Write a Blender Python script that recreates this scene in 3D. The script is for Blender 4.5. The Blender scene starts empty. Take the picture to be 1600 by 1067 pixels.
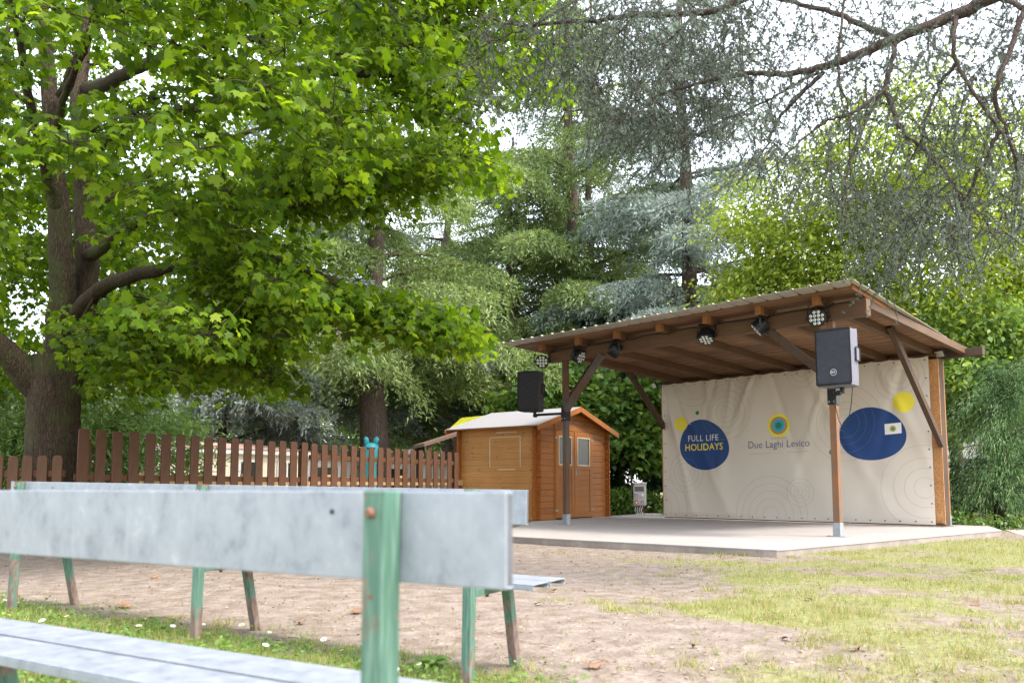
import bpy, math, random
import numpy as np
from mathutils import Vector, Matrix, noise
random.seed(7); RNG = np.random.default_rng(11)
SC = bpy.context.scene; COL = SC.collection
PI = math.pi; R = math.radians
# ------------------------------------------------------------------ camera
FPX, CYP, HC = 1270.0, 647.0, 0.75
TILT = math.atan(115 / FPX)
cam = bpy.data.cameras.new("camera"); camo = bpy.data.objects.new("camera", cam); COL.objects.link(camo)
camo.location = (0, 0, HC); camo.rotation_euler = (PI / 2 + TILT, 0, 0)
cam.sensor_width = 36; cam.lens = FPX / 1600 * 36; cam.shift_y = (CYP - 533.5) / 1600
cam.clip_start = 0.05; cam.clip_end = 2000
cam.dof.use_dof = True; cam.dof.focus_distance = 12.5; cam.dof.aperture_fstop = 4.0
SC.camera = camo
def ray(px, py):
    a = px - 800; b = -(py - CYP)
    return np.array([a, FPX * math.cos(TILT) - b * math.sin(TILT), FPX * math.sin(TILT) + b * math.cos(TILT)])
def at(px, py, Y):
    d = ray(px, py); return Vector((d * Y / d[1] + np.array([0, 0, HC])).tolist())
def proj(P):
    P = np.asarray(P, float); x = P[..., 0]; y = P[..., 1]; z = P[..., 2] - HC
    c = y * math.cos(TILT) + z * math.sin(TILT); u = -y * math.sin(TILT) + z * math.cos(TILT)
    c = np.where(c < .05, .05, c)
    return 800 + FPX * x / c, CYP - FPX * u / c
# ------------------------------------------------------------------ ground height
def gz(x, y):
    return (-.055 * math.exp(-((x - .2) ** 2 + (y - 2.6) ** 2) / 1.6) + .012 * math.sin(x * 1.3 + y * .7) * math.sin(y * 1.1)
            + .02 * math.exp(-((x + 3.2) ** 2 + (y - 5) ** 2) / 2))
# ------------------------------------------------------------------ mesh builder
class MB:
    def __init__(s): s.v = []; s.f = []; s.m = []
    def add(s, vs, fs, mi=0):
        o = len(s.v); s.v += [tuple(v) for v in vs]; s.f += [tuple(i + o for i in f) for f in fs]; s.m += [mi] * len(fs); return s
    def box(s, x0, x1, y0, y1, z0, z1, mi=0):
        return s.add([(x0, y0, z0), (x1, y0, z0), (x1, y1, z0), (x0, y1, z0), (x0, y0, z1), (x1, y0, z1), (x1, y1, z1), (x0, y1, z1)],
              [(3, 2, 1, 0), (4, 5, 6, 7), (0, 1, 5, 4), (1, 2, 6, 5), (2, 3, 7, 6), (3, 0, 4, 7)], mi)
    def beam(s, a, b, w, h, up=(0, 0, 1), mi=0):
        a = Vector(a); b = Vector(b); d = (b - a).normalized(); up = Vector(up)
        sd = d.cross(up).normalized() * (w / 2); u = sd.cross(d).normalized() * (h / 2)
        vs = [a - sd - u, a + sd - u, a + sd + u, a - sd + u, b - sd - u, b + sd - u, b + sd + u, b - sd + u]
        return s.add(vs, [(0, 1, 2, 3), (7, 6, 5, 4), (0, 4, 5, 1), (1, 5, 6, 2), (2, 6, 7, 3), (3, 7, 4, 0)], mi)
    def tube(s, pts, rad, n=8, mi=0, cap=True):
        pts = [Vector(p) for p in pts]; k = len(pts)
        if not hasattr(rad, '__len__'): rad = [rad] * k
        vs = []; fs = []; prev = None
        for i, p in enumerate(pts):
            d = (pts[min(i + 1, k - 1)] - pts[max(i - 1, 0)]).normalized()
            if prev is None:
                ref = Vector((0, 0, 1)) if abs(d.z) < .9 else Vector((1, 0, 0)); a = d.cross(ref).normalized()
            else:
                a = (prev - d * prev.dot(d)).normalized()
            prev = a; b = d.cross(a)
            for j in range(n):
                t = 2 * PI * j / n; vs.append(p + (a * math.cos(t) + b * math.sin(t)) * rad[i])
        for i in range(k - 1):
            for j in range(n):
                j2 = (j + 1) % n; fs.append((i * n + j, i * n + j2, i * n + n + j2, i * n + n + j))
        if cap: fs.append(tuple(range(n))[::-1]); fs.append(tuple(range((k - 1) * n, k * n)))
        return s.add(vs, fs, mi)
    def disc(s, c, nrm, r, n=16, mi=0, th=.004):
        c = Vector(c); nrm = Vector(nrm).normalized(); return s.tube([c, c + nrm * th], [r, r], n, mi)
    def prism(s, poly, z0, z1, mi=0):
        n = len(poly); vs = [(x, y, z0) for x, y in poly] + [(x, y, z1) for x, y in poly]
        return s.add(vs, [tuple(range(n))[::-1], tuple(range(n, 2 * n))] + [(i, (i + 1) % n, n + (i + 1) % n, n + i) for i in range(n)], mi)
    def build(s, name, mats, parent=None, smooth=False, bevel=0, loc=None):
        me = bpy.data.meshes.new(name); me.from_pydata([tuple(map(float, v)) for v in s.v], [], s.f)
        if not isinstance(mats, (list, tuple)): mats = [mats]
        for m in mats: me.materials.append(m)
        if len(mats) > 1: me.polygons.foreach_set('material_index', s.m)
        if smooth: me.polygons.foreach_set('use_smooth', [True] * len(s.f))
        me.update(); return link(name, me, parent, bevel, loc)
def link(name, me, parent=None, bevel=0, loc=None):
    o = bpy.data.objects.new(name, me); COL.objects.link(o)
    if parent: o.parent = parent
    if loc is not None: o.location = loc
    if bevel:
        b = o.modifiers.new('bevel', 'BEVEL'); b.width = bevel; b.segments = 2; b.limit_method = 'ANGLE'; b.angle_limit = R(40)
    return o
def npmesh(name, V, sizes, idx, mats, parent=None, smooth=False, mi=None, loc=None):
    me = bpy.data.meshes.new(name); V = np.ascontiguousarray(V, dtype=np.float32)
    me.vertices.add(len(V)); me.vertices.foreach_set('co', V.ravel())
    sizes = np.asarray(sizes, np.int32); idx = np.asarray(idx, np.int32)
    me.loops.add(len(idx)); me.loops.foreach_set('vertex_index', idx)
    me.polygons.add(len(sizes)); st = np.concatenate([[0], np.cumsum(sizes)[:-1]]).astype(np.int32)
    me.polygons.foreach_set('loop_start', st)
    me.update(calc_edges=True)
    if not isinstance(mats, (list, tuple)): mats = [mats]
    for m in mats: me.materials.append(m)
    if mi is not None: me.polygons.foreach_set('material_index', np.asarray(mi, np.int32))
    if smooth: me.polygons.foreach_set('use_smooth', np.ones(len(sizes), bool))
    return link(name, me, parent, 0, loc)
def tag(o, label=None, cat=None, group=None, kind=None):
    if label: o['label'] = label
    if cat: o['category'] = cat
    if group: o['group'] = group
    if kind: o['kind'] = kind
    return o
def thing(name, label, cat, loc=(0, 0, 0), rz=0, group=None, rot=None):
    o = bpy.data.objects.new(name, None); COL.objects.link(o); o.location = loc
    o.rotation_euler = rot if rot else (0, 0, rz); return tag(o, label, cat, group)
def copy_tree(o, parent=None):
    c = o.copy(); COL.objects.link(c); c.parent = parent
    for ch in [x for x in bpy.data.objects if x.parent == o]: copy_tree(ch, c)
    return c
# ------------------------------------------------------------------ materials
class N:
    def __init__(s, name):
        s.m = bpy.data.materials.new(name); s.m.use_nodes = True; s.t = s.m.node_tree; s.t.nodes.clear()
        s.out = s.t.nodes.new('ShaderNodeOutputMaterial')
    def n(s, typ, **kw):
        nd = s.t.nodes.new('ShaderNode' + typ)
        for k, v in kw.items():
            if k.startswith('i_'): nd.inputs[k[2:].replace('_', ' ')].default_value = v
            else: setattr(nd, k, v)
        return nd
    def l(s, a, b): s.t.links.new(a, b)
    def coords(s, scale=(1, 1, 1), kind='Object'):
        tc = s.n('TexCoord'); mp = s.n('Mapping'); mp.inputs['Scale'].default_value = scale
        s.l(tc.outputs[kind], mp.inputs['Vector']); return mp.outputs['Vector']
    def noise(s, vec, scale, detail=4, rough=.55, dist=0):
        nd = s.n('TexNoise'); nd.inputs['Scale'].default_value = scale; nd.inputs['Detail'].default_value = detail
        nd.inputs['Roughness'].default_value = rough; nd.inputs['Distortion'].default_value = dist
        s.l(vec, nd.inputs['Vector']); return nd.outputs['Fac']
    def ramp(s, fac, stops, interp='LINEAR'):
        r = s.n('ValToRGB'); e = r.color_ramp.elements; r.color_ramp.interpolation = interp
        while len(e) < len(stops): e.new(.5)
        for i, (p, c) in enumerate(stops): e[i].position = p; e[i].color = (*c, 1) if len(c) == 3 else c
        s.l(fac, r.inputs['Fac']); return r.outputs['Color']
    def mix(s, fac, a, b, mode='MIX'):
        m = s.n('Mix', data_type='RGBA', blend_type=mode)
        if isinstance(fac, (int, float)): m.inputs[0].default_value = fac
        else: s.l(fac, m.inputs[0])
        for sock, v in ((m.inputs[6], a), (m.inputs[7], b)):
            if isinstance(v, tuple): sock.default_value = (*v, 1)
            else: s.l(v, sock)
        return m.outputs[2]
    def math(s, op, a, b=None, clamp=False):
        m = s.n('Math', operation=op, use_clamp=clamp)
        for i, v in enumerate((a, b)):
            if v is None: continue
            if isinstance(v, (int, float)): m.inputs[i].default_value = v
            else: s.l(v, m.inputs[i])
        return m.outputs[0]
    def bsdf(s, col, rough=.6, metal=0, spec=.4, bump=None, bs=.3, bd=.01):
        b = s.n('BsdfPrincipled')
        if isinstance(col, tuple): b.inputs['Base Color'].default_value = (*col, 1)
        else: s.l(col, b.inputs['Base Color'])
        if isinstance(rough, (int, float)): b.inputs['Roughness'].default_value = rough
        else: s.l(rough, b.inputs['Roughness'])
        b.inputs['Metallic'].default_value = metal; b.inputs['Specular IOR Level'].default_value = spec
        if bump is not None:
            bp = s.n('Bump'); bp.inputs['Strength'].default_value = bs; bp.inputs['Distance'].default_value = bd
            s.l(bump, bp.inputs['Height']); s.l(bp.outputs['Normal'], b.inputs['Normal'])
        s.b = b; return b.outputs[0]
    def done(s, sh): s.l(sh, s.out.inputs['Surface']); return s.m
def simple(name, col, rough=.6, metal=0, var=.12, scale=8, spec=.4, bs=.15):
    k = N(name); v = k.coords(); f = k.noise(v, scale)
    c = k.mix(f, tuple(x * (1 - var) for x in col), tuple(min(1, x * (1 + var)) for x in col))
    return k.done(k.bsdf(c, rough, metal, spec, k.noise(v, scale * 6), bs, .003))
def wood(name, c1, c2, along='z', rough=.65, sc=1.0, knots=False, spec=.25, weather=None):
    k = N(name); s = {'x': (1.2, 14, 14), 'y': (14, 1.2, 14), 'z': (14, 14, 1.2)}[along]
    v = k.coords(tuple(a * sc for a in s)); f = k.noise(v, 2.2, 6, .65, .6)
    g = k.ramp(f, [(.28, c1), (.72, c2)])
    v2 = k.coords(); big = k.noise(v2, 1.7, 3)
    g = k.mix(k.ramp(big, [(.35, (0, 0, 0)), (.75, (.45, .45, .45))]), g, tuple(x * .6 for x in c1))
    oi = k.n('ObjectInfo'); g = k.mix(k.math('MULTIPLY', oi.outputs['Random'], .35), g, tuple(x * .75 for x in c2))
    ge = k.n('NewGeometry'); g = k.mix(k.math('MULTIPLY', ge.outputs['Random Per Island'], .30), g, tuple(x * .62 for x in c1))
    if weather:
        g = k.mix(k.ramp(k.noise(v2, .9, 4), [(.45, (0, 0, 0)), (.6, (.7, .7, .7))]), g, weather)
    if knots:
        kv = k.coords((3.3, 3.3, 8.7)); vo = k.n('TexVoronoi'); vo.inputs['Scale'].default_value = 1.25; k.l(kv, vo.inputs['Vector'])
        kn = k.ramp(vo.outputs['Distance'], [(.10, (.9, .9, .9)), (.17, (0, 0, 0))]); g = k.mix(kn, g, tuple(x * .32 for x in c1))
    return k.done(k.bsdf(g, rough, 0, spec, f, .35, .004))
def leafmat(name, cols, trans=.42, rough=.45, spec=.35, tint=(1.0, 1.05, .5), nscale=.6):
    k = N(name); g = k.n('NewGeometry'); c = k.ramp(g.outputs['Random Per Island'], [(i / (len(cols) - 1), x) for i, x in enumerate(cols)])
    v = k.coords(); c = k.mix(k.ramp(k.noise(v, nscale, 2), [(.35, (0, 0, 0)), (.65, (.4, .4, .4))]), c, tuple(x * .62 for x in cols[0]))
    p = k.bsdf(c, rough, 0, spec); tl = k.n('BsdfTranslucent')
    k.l(k.mix(1.0, c, tuple(tint), 'MULTIPLY'), tl.inputs['Color'])
    mx = k.n('MixShader'); mx.inputs[0].default_value = trans; k.l(p, mx.inputs[1]); k.l(tl.outputs[0], mx.inputs[2])
    return k.done(mx.outputs[0])
def bark(name, c1, c2, moss=None, sc=1):
    k = N(name); v = k.coords((9 * sc, 9 * sc, 2.0 * sc)); f = k.noise(v, 2.5, 6, .7, .8)
    vo = k.n('TexVoronoi', feature='DISTANCE_TO_EDGE'); vo.inputs['Scale'].default_value = 4; k.l(v, vo.inputs['Vector'])
    c = k.ramp(f, [(.3, c1), (.7, c2)])
    h = k.math('ADD', f, k.math('MULTIPLY', k.math('MINIMUM', vo.outputs['Distance'], .25), 2.0))
    c = k.mix(k.ramp(vo.outputs['Distance'], [(0, (.7, .7, .7)), (.12, (0, 0, 0))]), c, tuple(x * .45 for x in c1))
    if moss: c = k.mix(k.ramp(k.noise(k.coords(), 1.4, 4), [(.5, (0, 0, 0)), (.62, (.6, .6, .6))]), c, moss)
    return k.done(k.bsdf(c, .9, 0, .15, h, .8, .03))
M = {}
# ground : attribute 'grass' marks where turf grows
def ground_mat():
    k = N('earth and turf'); v = k.coords()
    big = k.noise(v, 1.1, 5); fine = k.noise(v, 38, 5, .7); mid = k.noise(v, 7, 4)
    dirt = k.ramp(mid, [(.3, (0.17, 0.132, 0.106)), (.5, (0.253, 0.204, 0.17)), (.75, (0.345, 0.29, 0.248))])
    dirt = k.mix(k.ramp(fine, [(.35, (.5, .5, .5)), (.6, (0, 0, 0))]), dirt, (.115, .082, .062))
    vo = k.n('TexVoronoi'); vo.inputs['Scale'].default_value = 55; k.l(v, vo.inputs['Vector'])
    dirt = k.mix(k.ramp(vo.outputs['Distance'], [(.06, (.6, .6, .6)), (.14, (0, 0, 0))]), dirt, (.50, .45, .41))
    turf = k.ramp(k.noise(v, 22, 5, .7), [(.3, (.12, .135, .045)), (.5, (.20, .215, .07)), (.7, (.32, .30, .13))])
    a = k.n('Attribute', attribute_name='grass')
    f = k.math('ADD', a.outputs['Fac'], k.math('MULTIPLY', k.math('SUBTRACT', k.noise(v, 14, 5, .7), .5), 1.1), True)
    c = k.mix(k.ramp(f, [(.42, (0, 0, 0)), (.68, (.8, .8, .8))]), dirt, turf)
    return k.done(k.bsdf(c, .95, 0, .1, k.math('ADD', fine, mid), .6, .02))
M['ground'] = ground_mat()
def gravel_mat():
    k = N('pale gravel'); v = k.coords(); vo = k.n('TexVoronoi'); vo.inputs['Scale'].default_value = 30; k.l(v, vo.inputs['Vector'])
    c = k.mix(.6, vo.outputs['Color'], (.5, .45, .41)); c = k.mix(.75, c, (.42, .36, .33))
    return k.done(k.bsdf(c, .9, 0, .2, vo.outputs['Distance'], .7, .02))
M['gravel'] = gravel_mat()
def concrete(name, c1, c2, stain, sc=1.0):
    k = N(name); v = k.coords(); a = k.noise(v, .8 * sc, 5, .6); b = k.noise(v, 30, 5, .7)
    c = k.ramp(a, [(.3, c1), (.7, c2)]); c = k.mix(k.ramp(b, [(.5, (0, 0, 0)), (.75, (.35, .35, .35))]), c, stain)
    c = k.mix(k.ramp(k.noise(v, 2.3, 6, .7, 1.0), [(.55, (0, 0, 0)), (.7, (.35, .35, .35))]), c, stain)
    return k.done(k.bsdf(c, .85, 0, .25, b, .25, .004))
M['slab'] = concrete('trowelled concrete', (0.296, 0.268, 0.252), (0.352, 0.32, 0.3), (0.2, 0.172, 0.152))
M['slab_edge'] = concrete('rough concrete edge', (.20, .17, .15), (.33, .29, .26), (.12, .10, .085), 3)
M['path'] = concrete('pale path', (.6, .57, .54), (.7, .67, .63), (.5, .46, .42))
def galv():
    k = N('galvanised steel'); v = k.coords((1, 1, 1)); vo = k.n('TexVoronoi'); vo.inputs['Scale'].default_value = 70; k.l(v, vo.inputs['Vector'])
    st = k.noise(k.coords((4, 4, 3.0)), 5.2, 7, .66, .25); sp = k.n('SeparateColor'); k.l(vo.outputs['Color'], sp.inputs[0])
    c = k.ramp(st, [(.30, (0.18, 0.201, 0.238)), (.44, (0.262, 0.283, 0.324)), (.60, (0.307, 0.328, 0.369)), (.74, (0.41, 0.43, 0.467))])
    c = k.mix(k.math('MULTIPLY', sp.outputs[0], .16), c, (.24, .26, .30))
    big = k.noise(v, 9, 6, .7, .5); c = k.mix(k.ramp(big, [(.62, (0, 0, 0)), (.72, (.5, .5, .5))]), c, (.24, .26, .29))
    drip = k.noise(k.coords((26, 26, 2.2)), 2, 4, .6); c = k.mix(k.ramp(drip, [(.58, (0, 0, 0)), (.75, (.14, .14, .14))]), c, (.50, .52, .55))
    return k.done(k.bsdf(c, k.math('ADD', k.math('MULTIPLY', st, .25), .38), .35, .5, st, .06, .002))
M['galvdark'] = simple('dark galvanised end', (.12, .13, .15), .5, .4, .25, 25)
M['galv'] = galv()  # patina tones
def greenpaint(name, rustlow):
    k = N(name); v = k.coords((1, 1, .45)); tc = k.n('TexCoord'); sp = k.n('SeparateXYZ'); k.l(tc.outputs['Object'], sp.inputs[0])
    a = k.noise(v, 14, 5, .7, .4); g = k.ramp(k.noise(v, 6, 4), [(.3, (0.0467, 0.119, 0.0833)), (.7, (0.085, 0.17, 0.126))])
    g = k.mix(k.ramp(k.noise(k.coords((60, 60, 4)), 2, 3), [(.45, (0, 0, 0)), (.7, (.5, .5, .5))]), g, (.22, .33, .27))
    low = k.math('MULTIPLY', k.math('SUBTRACT', .30, sp.outputs[2]), rustlow, False)
    f = k.math('ADD', a, k.math('MAXIMUM', low, 0))
    rust = k.ramp(k.noise(v, 40, 4), [(.3, (.115, .065, .048)), (.7, (.23, .175, .145))])
    c = k.mix(k.ramp(f, [(.57, (0, 0, 0)), (.62, (1, 1, 1))]), g, rust)
    return k.done(k.bsdf(c, .55, 0, .35, k.noise(v, 50, 4), .25, .002))
M['green'] = greenpaint('chipped green paint', .40); M['green_leg'] = greenpaint('rusty green paint', .55)
M['rust'] = simple('rusty bolt', (.20, .10, .07), .8, .3, .4, 40)
M['steelbright'] = simple('zinc shoe', (.28, .30, .32), .5, .4, .3, 20)
M['beam'] = wood('glulam beam', (.085, .045, .024), (.17, .095, .052), 'x', .6)
M['rafter'] = wood('rafter wood', (.085, .044, .024), (.165, .092, .05), 'y', .6)
M['endgrain'] = wood('orange stained end grain', (.22, .09, .03), (.36, .165, .06), 'y', .6)
M['post'] = wood('weathered post', (0.0788, 0.039, 0.0225), (0.143, 0.0788, 0.0465), 'z', .7, weather=(0.0863, 0.0788, 0.0735))
M['postred'] = wood('reddish brown stained post', (0.203, 0.0825, 0.0338), (0.315, 0.15, 0.0675), 'z', .6, weather=(0.128, 0.09, 0.0675))
M['postorange'] = wood('orange brown post', (0.281, 0.128, 0.0553), (0.383, 0.187, 0.085), 'z', .6)
M['brace'] = wood('dark brace wood', (.06, .036, .024), (.115, .072, .048), 'z', .7)
M['boards'] = None
def boards_mat():
    k = N('roof boards'); v = k.coords((1.4, 12, 12)); f = k.noise(v, 2, 6, .65, .5)
    c = k.ramp(f, [(.3, (.155, .082, .045)), (.7, (.30, .175, .10))])
    at_ = k.n('NewGeometry'); c = k.mix(k.math('MULTIPLY', at_.outputs['Random Per Island'], .55), c, (.085, .042, .024))
    c = k.mix(k.ramp(k.noise(k.coords(), .8, 4), [(.5, (0, 0, 0)), (.7, (.6, .6, .6))]), c, (.30, .17, .095))
    return k.done(k.bsdf(c, .7, 0, .2, f, .3, .004))
M['boards'] = boards_mat()
M['tin'] = simple('beige corrugated steel', (.40, .365, .31), .5, .2, .14, 5)
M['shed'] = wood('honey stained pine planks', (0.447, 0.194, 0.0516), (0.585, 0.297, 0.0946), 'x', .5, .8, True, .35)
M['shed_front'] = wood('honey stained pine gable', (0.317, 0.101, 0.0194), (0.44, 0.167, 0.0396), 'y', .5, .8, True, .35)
M['shed_end'] = wood('orange log ends', (0.29, 0.0836, 0.0158), (0.387, 0.132, 0.0282), 'z', .5)
M['shed_trim'] = wood('honey stained trim', (0.334, 0.11, 0.0229), (0.44, 0.176, 0.044), 'z', .5)
M['felt'] = simple('grey roofing felt', (.26, .25, .258), .9, 0, .1, 14)
M['tape'] = simple('white paint line', (.66, .56, .42), .7)
M['glass_dark'] = simple('dark window glass', (.035, .045, .04), .12, 0, .3, 2, .25, 0)
M['fence'] = wood('brown stained picket', (0.0766, 0.0348, 0.0183), (0.144, 0.0713, 0.0409), 'z', .7)
M['fence_rail'] = wood('dark brown rail', (.09, .036, .016), (.15, .07, .03), 'x', .7)
M['palewood'] = wood('pale larch', (.42, .27, .13), (.58, .41, .22), 'x', .7)
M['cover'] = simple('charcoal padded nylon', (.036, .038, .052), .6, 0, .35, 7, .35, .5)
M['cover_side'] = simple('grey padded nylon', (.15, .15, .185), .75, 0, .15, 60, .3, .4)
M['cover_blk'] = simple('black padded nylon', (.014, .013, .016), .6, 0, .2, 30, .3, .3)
M['cover_blk_side'] = simple('lighter black nylon', (.05, .043, .046), .8, 0, .15, 60, .3, .3)  # all panels but the front take a lighter black
M['black'] = simple('black metal', (.012, .012, .014), .4, .2, .2, 20)
M['blackplastic'] = simple('black cable', (.01, .01, .01), .5)
M['lens'] = simple('led lens', (.62, .64, .60), .15, 0, .1, 30, .8)
M['silver'] = simple('silver logo', (.55, .55, .58), .4, .3)
M['white'] = simple('white plastic', (.74, .73, .71), .5)
M['boxgrey'] = simple('light grey plastic', (.50, .48, .45), .5, 0, .08)
M['boxdark'] = simple('smoked window', (.06, .065, .07), .2)
M['blue'] = simple('blue socket', (.07, .12, .30), .4); M['red'] = simple('red socket', (.50, .06, .06), .4)
M['cream'] = simple('cream panel wall', (.80, .72, .56), .7, 0, .05, 3); M['terracotta'] = simple('terracotta roof', (.55, .33, .28), .8, 0, .2, 9)
M['whitewall'] = simple('white render', (.84, .82, .80), .8, 0, .05, 3)
M['teal'] = simple('turquoise paint', (.06, .42, .50), .4); M['yellow'] = simple('yellow panel', (.72, .70, .05), .6, 0, .1, 12)
M['tiles'] = simple('weathered brown shingle', (.17, .11, .085), .9, 0, .3, 30); M['pole'] = simple('light grey pole', (.50, .53, .54), .5, .3)
M['stone'] = None
k = N('dry stone'); v = k.coords((1, 1, 1)); g_ = k.n('NewGeometry')
c = k.ramp(g_.outputs['Random Per Island'], [(0, (.26, .21, .16)), (.5, (.36, .30, .23)), (1, (.44, .38, .30))])
M['stone'] = k.done(k.bsdf(k.mix(k.math('MULTIPLY', k.noise(v, 12, 5), .6), c, (.16, .14, .12)), .9, 0, .2, k.noise(v, 25, 5), .6, .02))
k = N('chipboard'); v = k.coords((1, 1, .6)); vo = k.n('TexVoronoi'); vo.inputs['Scale'].default_value = 75; k.l(v, vo.inputs['Vector'])
sp = k.n('SeparateColor'); k.l(vo.outputs['Color'], sp.inputs[0])
c = k.ramp(sp.outputs[0], [(0, (.36, .165, .06)), (.5, (.46, .23, .09)), (1, (.56, .31, .14))]); c = k.mix(k.ramp(k.noise(k.coords(), 1.3, 3), [(.4, (0, 0, 0)), (.7, (.4, .4, .4))]), c, (.24, .11, .045))
M['osb'] = k.done(k.bsdf(c, .7, 0, .2, sp.outputs[1], .2, .002))
M['maple'] = leafmat('maple leaves', [(.06, .125, .010), (.11, .20, .014), (.175, .285, .020), (.31, .42, .035)], .58, .42, .28, (1.3, 1.3, .4), .5)
M['maple_bark'] = bark('maple bark', (.040, .028, .020), (.105, .077, .055), (.07, .085, .03)); M['twig'] = bark('dark twig bark', (.03, .021, .016), (.065, .045, .034), None, 2)
M['cedar_bark'] = bark('cedar bark', (.085, .062, .052), (.19, .145, .125), None, .7); M['cedarlimb'] = bark('cedar limb bark', (.065, .048, .040), (.14, .108, .092), None, 2)
M['needle_grey'] = leafmat('grey green cedar needles', [(.10, .13, .10), (.16, .20, .165), (.27, .32, .28)], .35, .6, .25, (1, 1, .8), .8)
M['needle_blue'] = leafmat('blue cedar needles', [(.18, .235, .20), (.28, .34, .305), (.42, .48, .44)], .3, .6, .2, (1, 1, .85), .4)
M['needle_deodar'] = leafmat('yellow green cedar needles', [(.12, .19, .06), (.22, .30, .11), (.40, .48, .21)], .35, .6, .2, (1.1, 1.1, .6), .35)
M['needle_mid'] = leafmat('mid green cedar needles', [(.11, .18, .075), (.18, .26, .115), (.30, .38, .18)], .3, .6, .2, (1.1, 1.1, .6), .4)
M['needle_dark'] = leafmat('deep green weeping needles', [(.05, .12, .04), (.11, .21, .07), (.24, .36, .13)], .25, .5, .3, (1, 1, .6), .8)
M['lime'] = leafmat('bright lime leaves', [(0.153, 0.234, 0.027), (0.234, 0.324, 0.0405), (0.342, 0.432, 0.063), (0.432, 0.504, 0.108)], .5, .5, .25, (1.08, 1.03, 0.405), .4)
M['laurel'] = leafmat('laurel leaves', [(.016, .048, .014), (.030, .078, .022), (.06, .13, .035)], .22, .32, .5, (1, 1.1, .5), .8)
M['sapling'] = leafmat('sapling leaves', [(.07, .15, .03), (.12, .23, .045), (.26, .37, .07)], .4, .45, .35, (1.2, 1.1, .5), .8)
M['hazel'] = leafmat('hazel leaves', [(.11, .20, .045), (.19, .31, .07), (.33, .44, .11)], .5, .5, .3, (1.2, 1.15, .5), .8)
M['thuja'] = leafmat('hedge sprays', [(.12, .21, .06), (.19, .30, .09), (.30, .42, .14)], .35, .6, .2, (1.1, 1.1, .6), .7)
M['grass'] = leafmat('grass blades', [(.50, .40, .22), (.44, .38, .17), (.26, .30, .08), (.18, .26, .055), (.33, .38, .12)], .35, .6, .2, (1.1, 1.1, .6), .8)
M['lush'] = leafmat('lush grass blades', [(.12, .22, .035), (.18, .30, .05), (.27, .38, .09), (.34, .36, .13)], .4, .55, .25, (1.1, 1.1, .5), 1.2)
M['clover'] = leafmat('clover leaves', [(.11, .21, .04), (.17, .29, .06), (.27, .39, .10)], .35, .5, .3, (1.1, 1.1, .6), .8)
M['petal'] = simple('white petals', (.80, .80, .78), .6); M['pollen'] = simple('yellow disc', (.70, .48, .04), .7)
M['deadleaf'] = simple('dry brown leaf', (.22, .12, .07), .8, 0, .4, 20); M['pebble'] = simple('pale pebble', (.30, .27, .24), .85, 0, .3, 20)
M['litter'] = leafmat('dry litter', [(.14, .09, .055), (.24, .17, .11), (.36, .28, .2)], .1, .8, .1, (1, 1, 1), 1)
M['pink'] = leafmat('reddish leaves', [(.30, .14, .10), (.42, .24, .18)], .4, .5, .2, (1, .9, .8), .6)
# ------------------------------------------------------------------ frames
A_ST = math.atan2(-.717, .697); CU, SU = math.cos(A_ST), math.sin(A_ST)
def uw(u, w): return (u * CU - w * SU, u * SU + w * CU)
SLAB = .085
# ------------------------------------------------------------------ ground
def fbm(x, y, s, o=3):
    return noise.fractal(Vector((x * s, y * s, 3.3)), 1.0, 2.0, o)
def ss(a, b, x):
    t = max(0, min(1, (x - a) / (b - a))); return t * t * (3 - 2 * t)
def grass_amt(x, y):
    q = x * .49 + y * .87
    left = (1 - ss(2.75, 3.35, q + .22 * fbm(x, y, 1.3))) * (1 - ss(.2, .9, x)) 
    right = ss(.1, 1.5, x - .12 * (y - 5) + 1.3 * fbm(x + 7, y, .9)) * (.58 + .75 * fbm(x, y * 1.3, 1.0, 4))
    cx, cy = uw(-8.0, 8.0); dist_slab = (x * SU * -1 + y * CU)      # w coordinate
    uu = x * CU + y * SU
    edge = 1 - .8 * (1 - ss(.1, .9, abs(dist_slab - 7.95))) * (1 if uu < -4.0 else 0)
    right *= edge
    right = max(right, .36 * ss(.6, 2.2, x))
    strip = ss(3.6, 5.5, x) * ss(7.2, 8.3, y) * (1 - ss(11.5, 13, y)) * .75
    bare = math.exp(-((x - 3.4) ** 2 / 1.2 + (y - 4.6) ** 2 / .5)) * .6
    behind = ss(-10.6, -11.6, uu) * 0
    far = ss(17, 20, y) * .6
    a = max(left, right, strip, far) - bare
    return max(0., min(1., a))
def make_ground():
    xs = np.concatenate([[-400, -120, -50, -25, -14], np.arange(-9, 11.01, .1), [14, 25, 50, 120, 400]])
    ys = np.concatenate([[-60, -20, -6], np.arange(-1, 20.01, .1), [24, 30, 40, 70, 150, 400]])
    V = []; G = []
    for y in ys:
        for x in xs:
            inside = -9 <= x <= 11 and -1 <= y <= 20
            V.append((x, y, (gz(x, y) + .006 * fbm(x, y, 5)) if inside else 0)); G.append(grass_amt(x, y) if inside else .6)
    nx, ny = len(xs), len(ys); i = np.arange(nx * ny).reshape(ny, nx)
    F = np.stack([i[:-1, :-1], i[:-1, 1:], i[1:, 1:], i[1:, :-1]], -1).reshape(-1, 4)
    o = npmesh('ground', V, [4] * len(F), F.ravel(), M['ground'], smooth=True)
    a = o.data.attributes.new('grass', 'FLOAT', 'POINT'); a.data.foreach_set('value', G)
    tag(o, kind='structure')
make_ground()
gr = MB(); gr.prism([(7.8, 12.4), (12, 9.2), (26, 16), (22, 22), (9.2, 15.6)], -.2, .012); tag(gr.build('gravel_path', M['gravel']), kind='structure')
pp = MB(); pp.prism([(10.9, 17.2), (17, 15.2), (24, 17.5), (24, 20.5), (13, 20)], -.2, .02); tag(pp.build('pale_path', M['path']), kind='structure')
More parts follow.
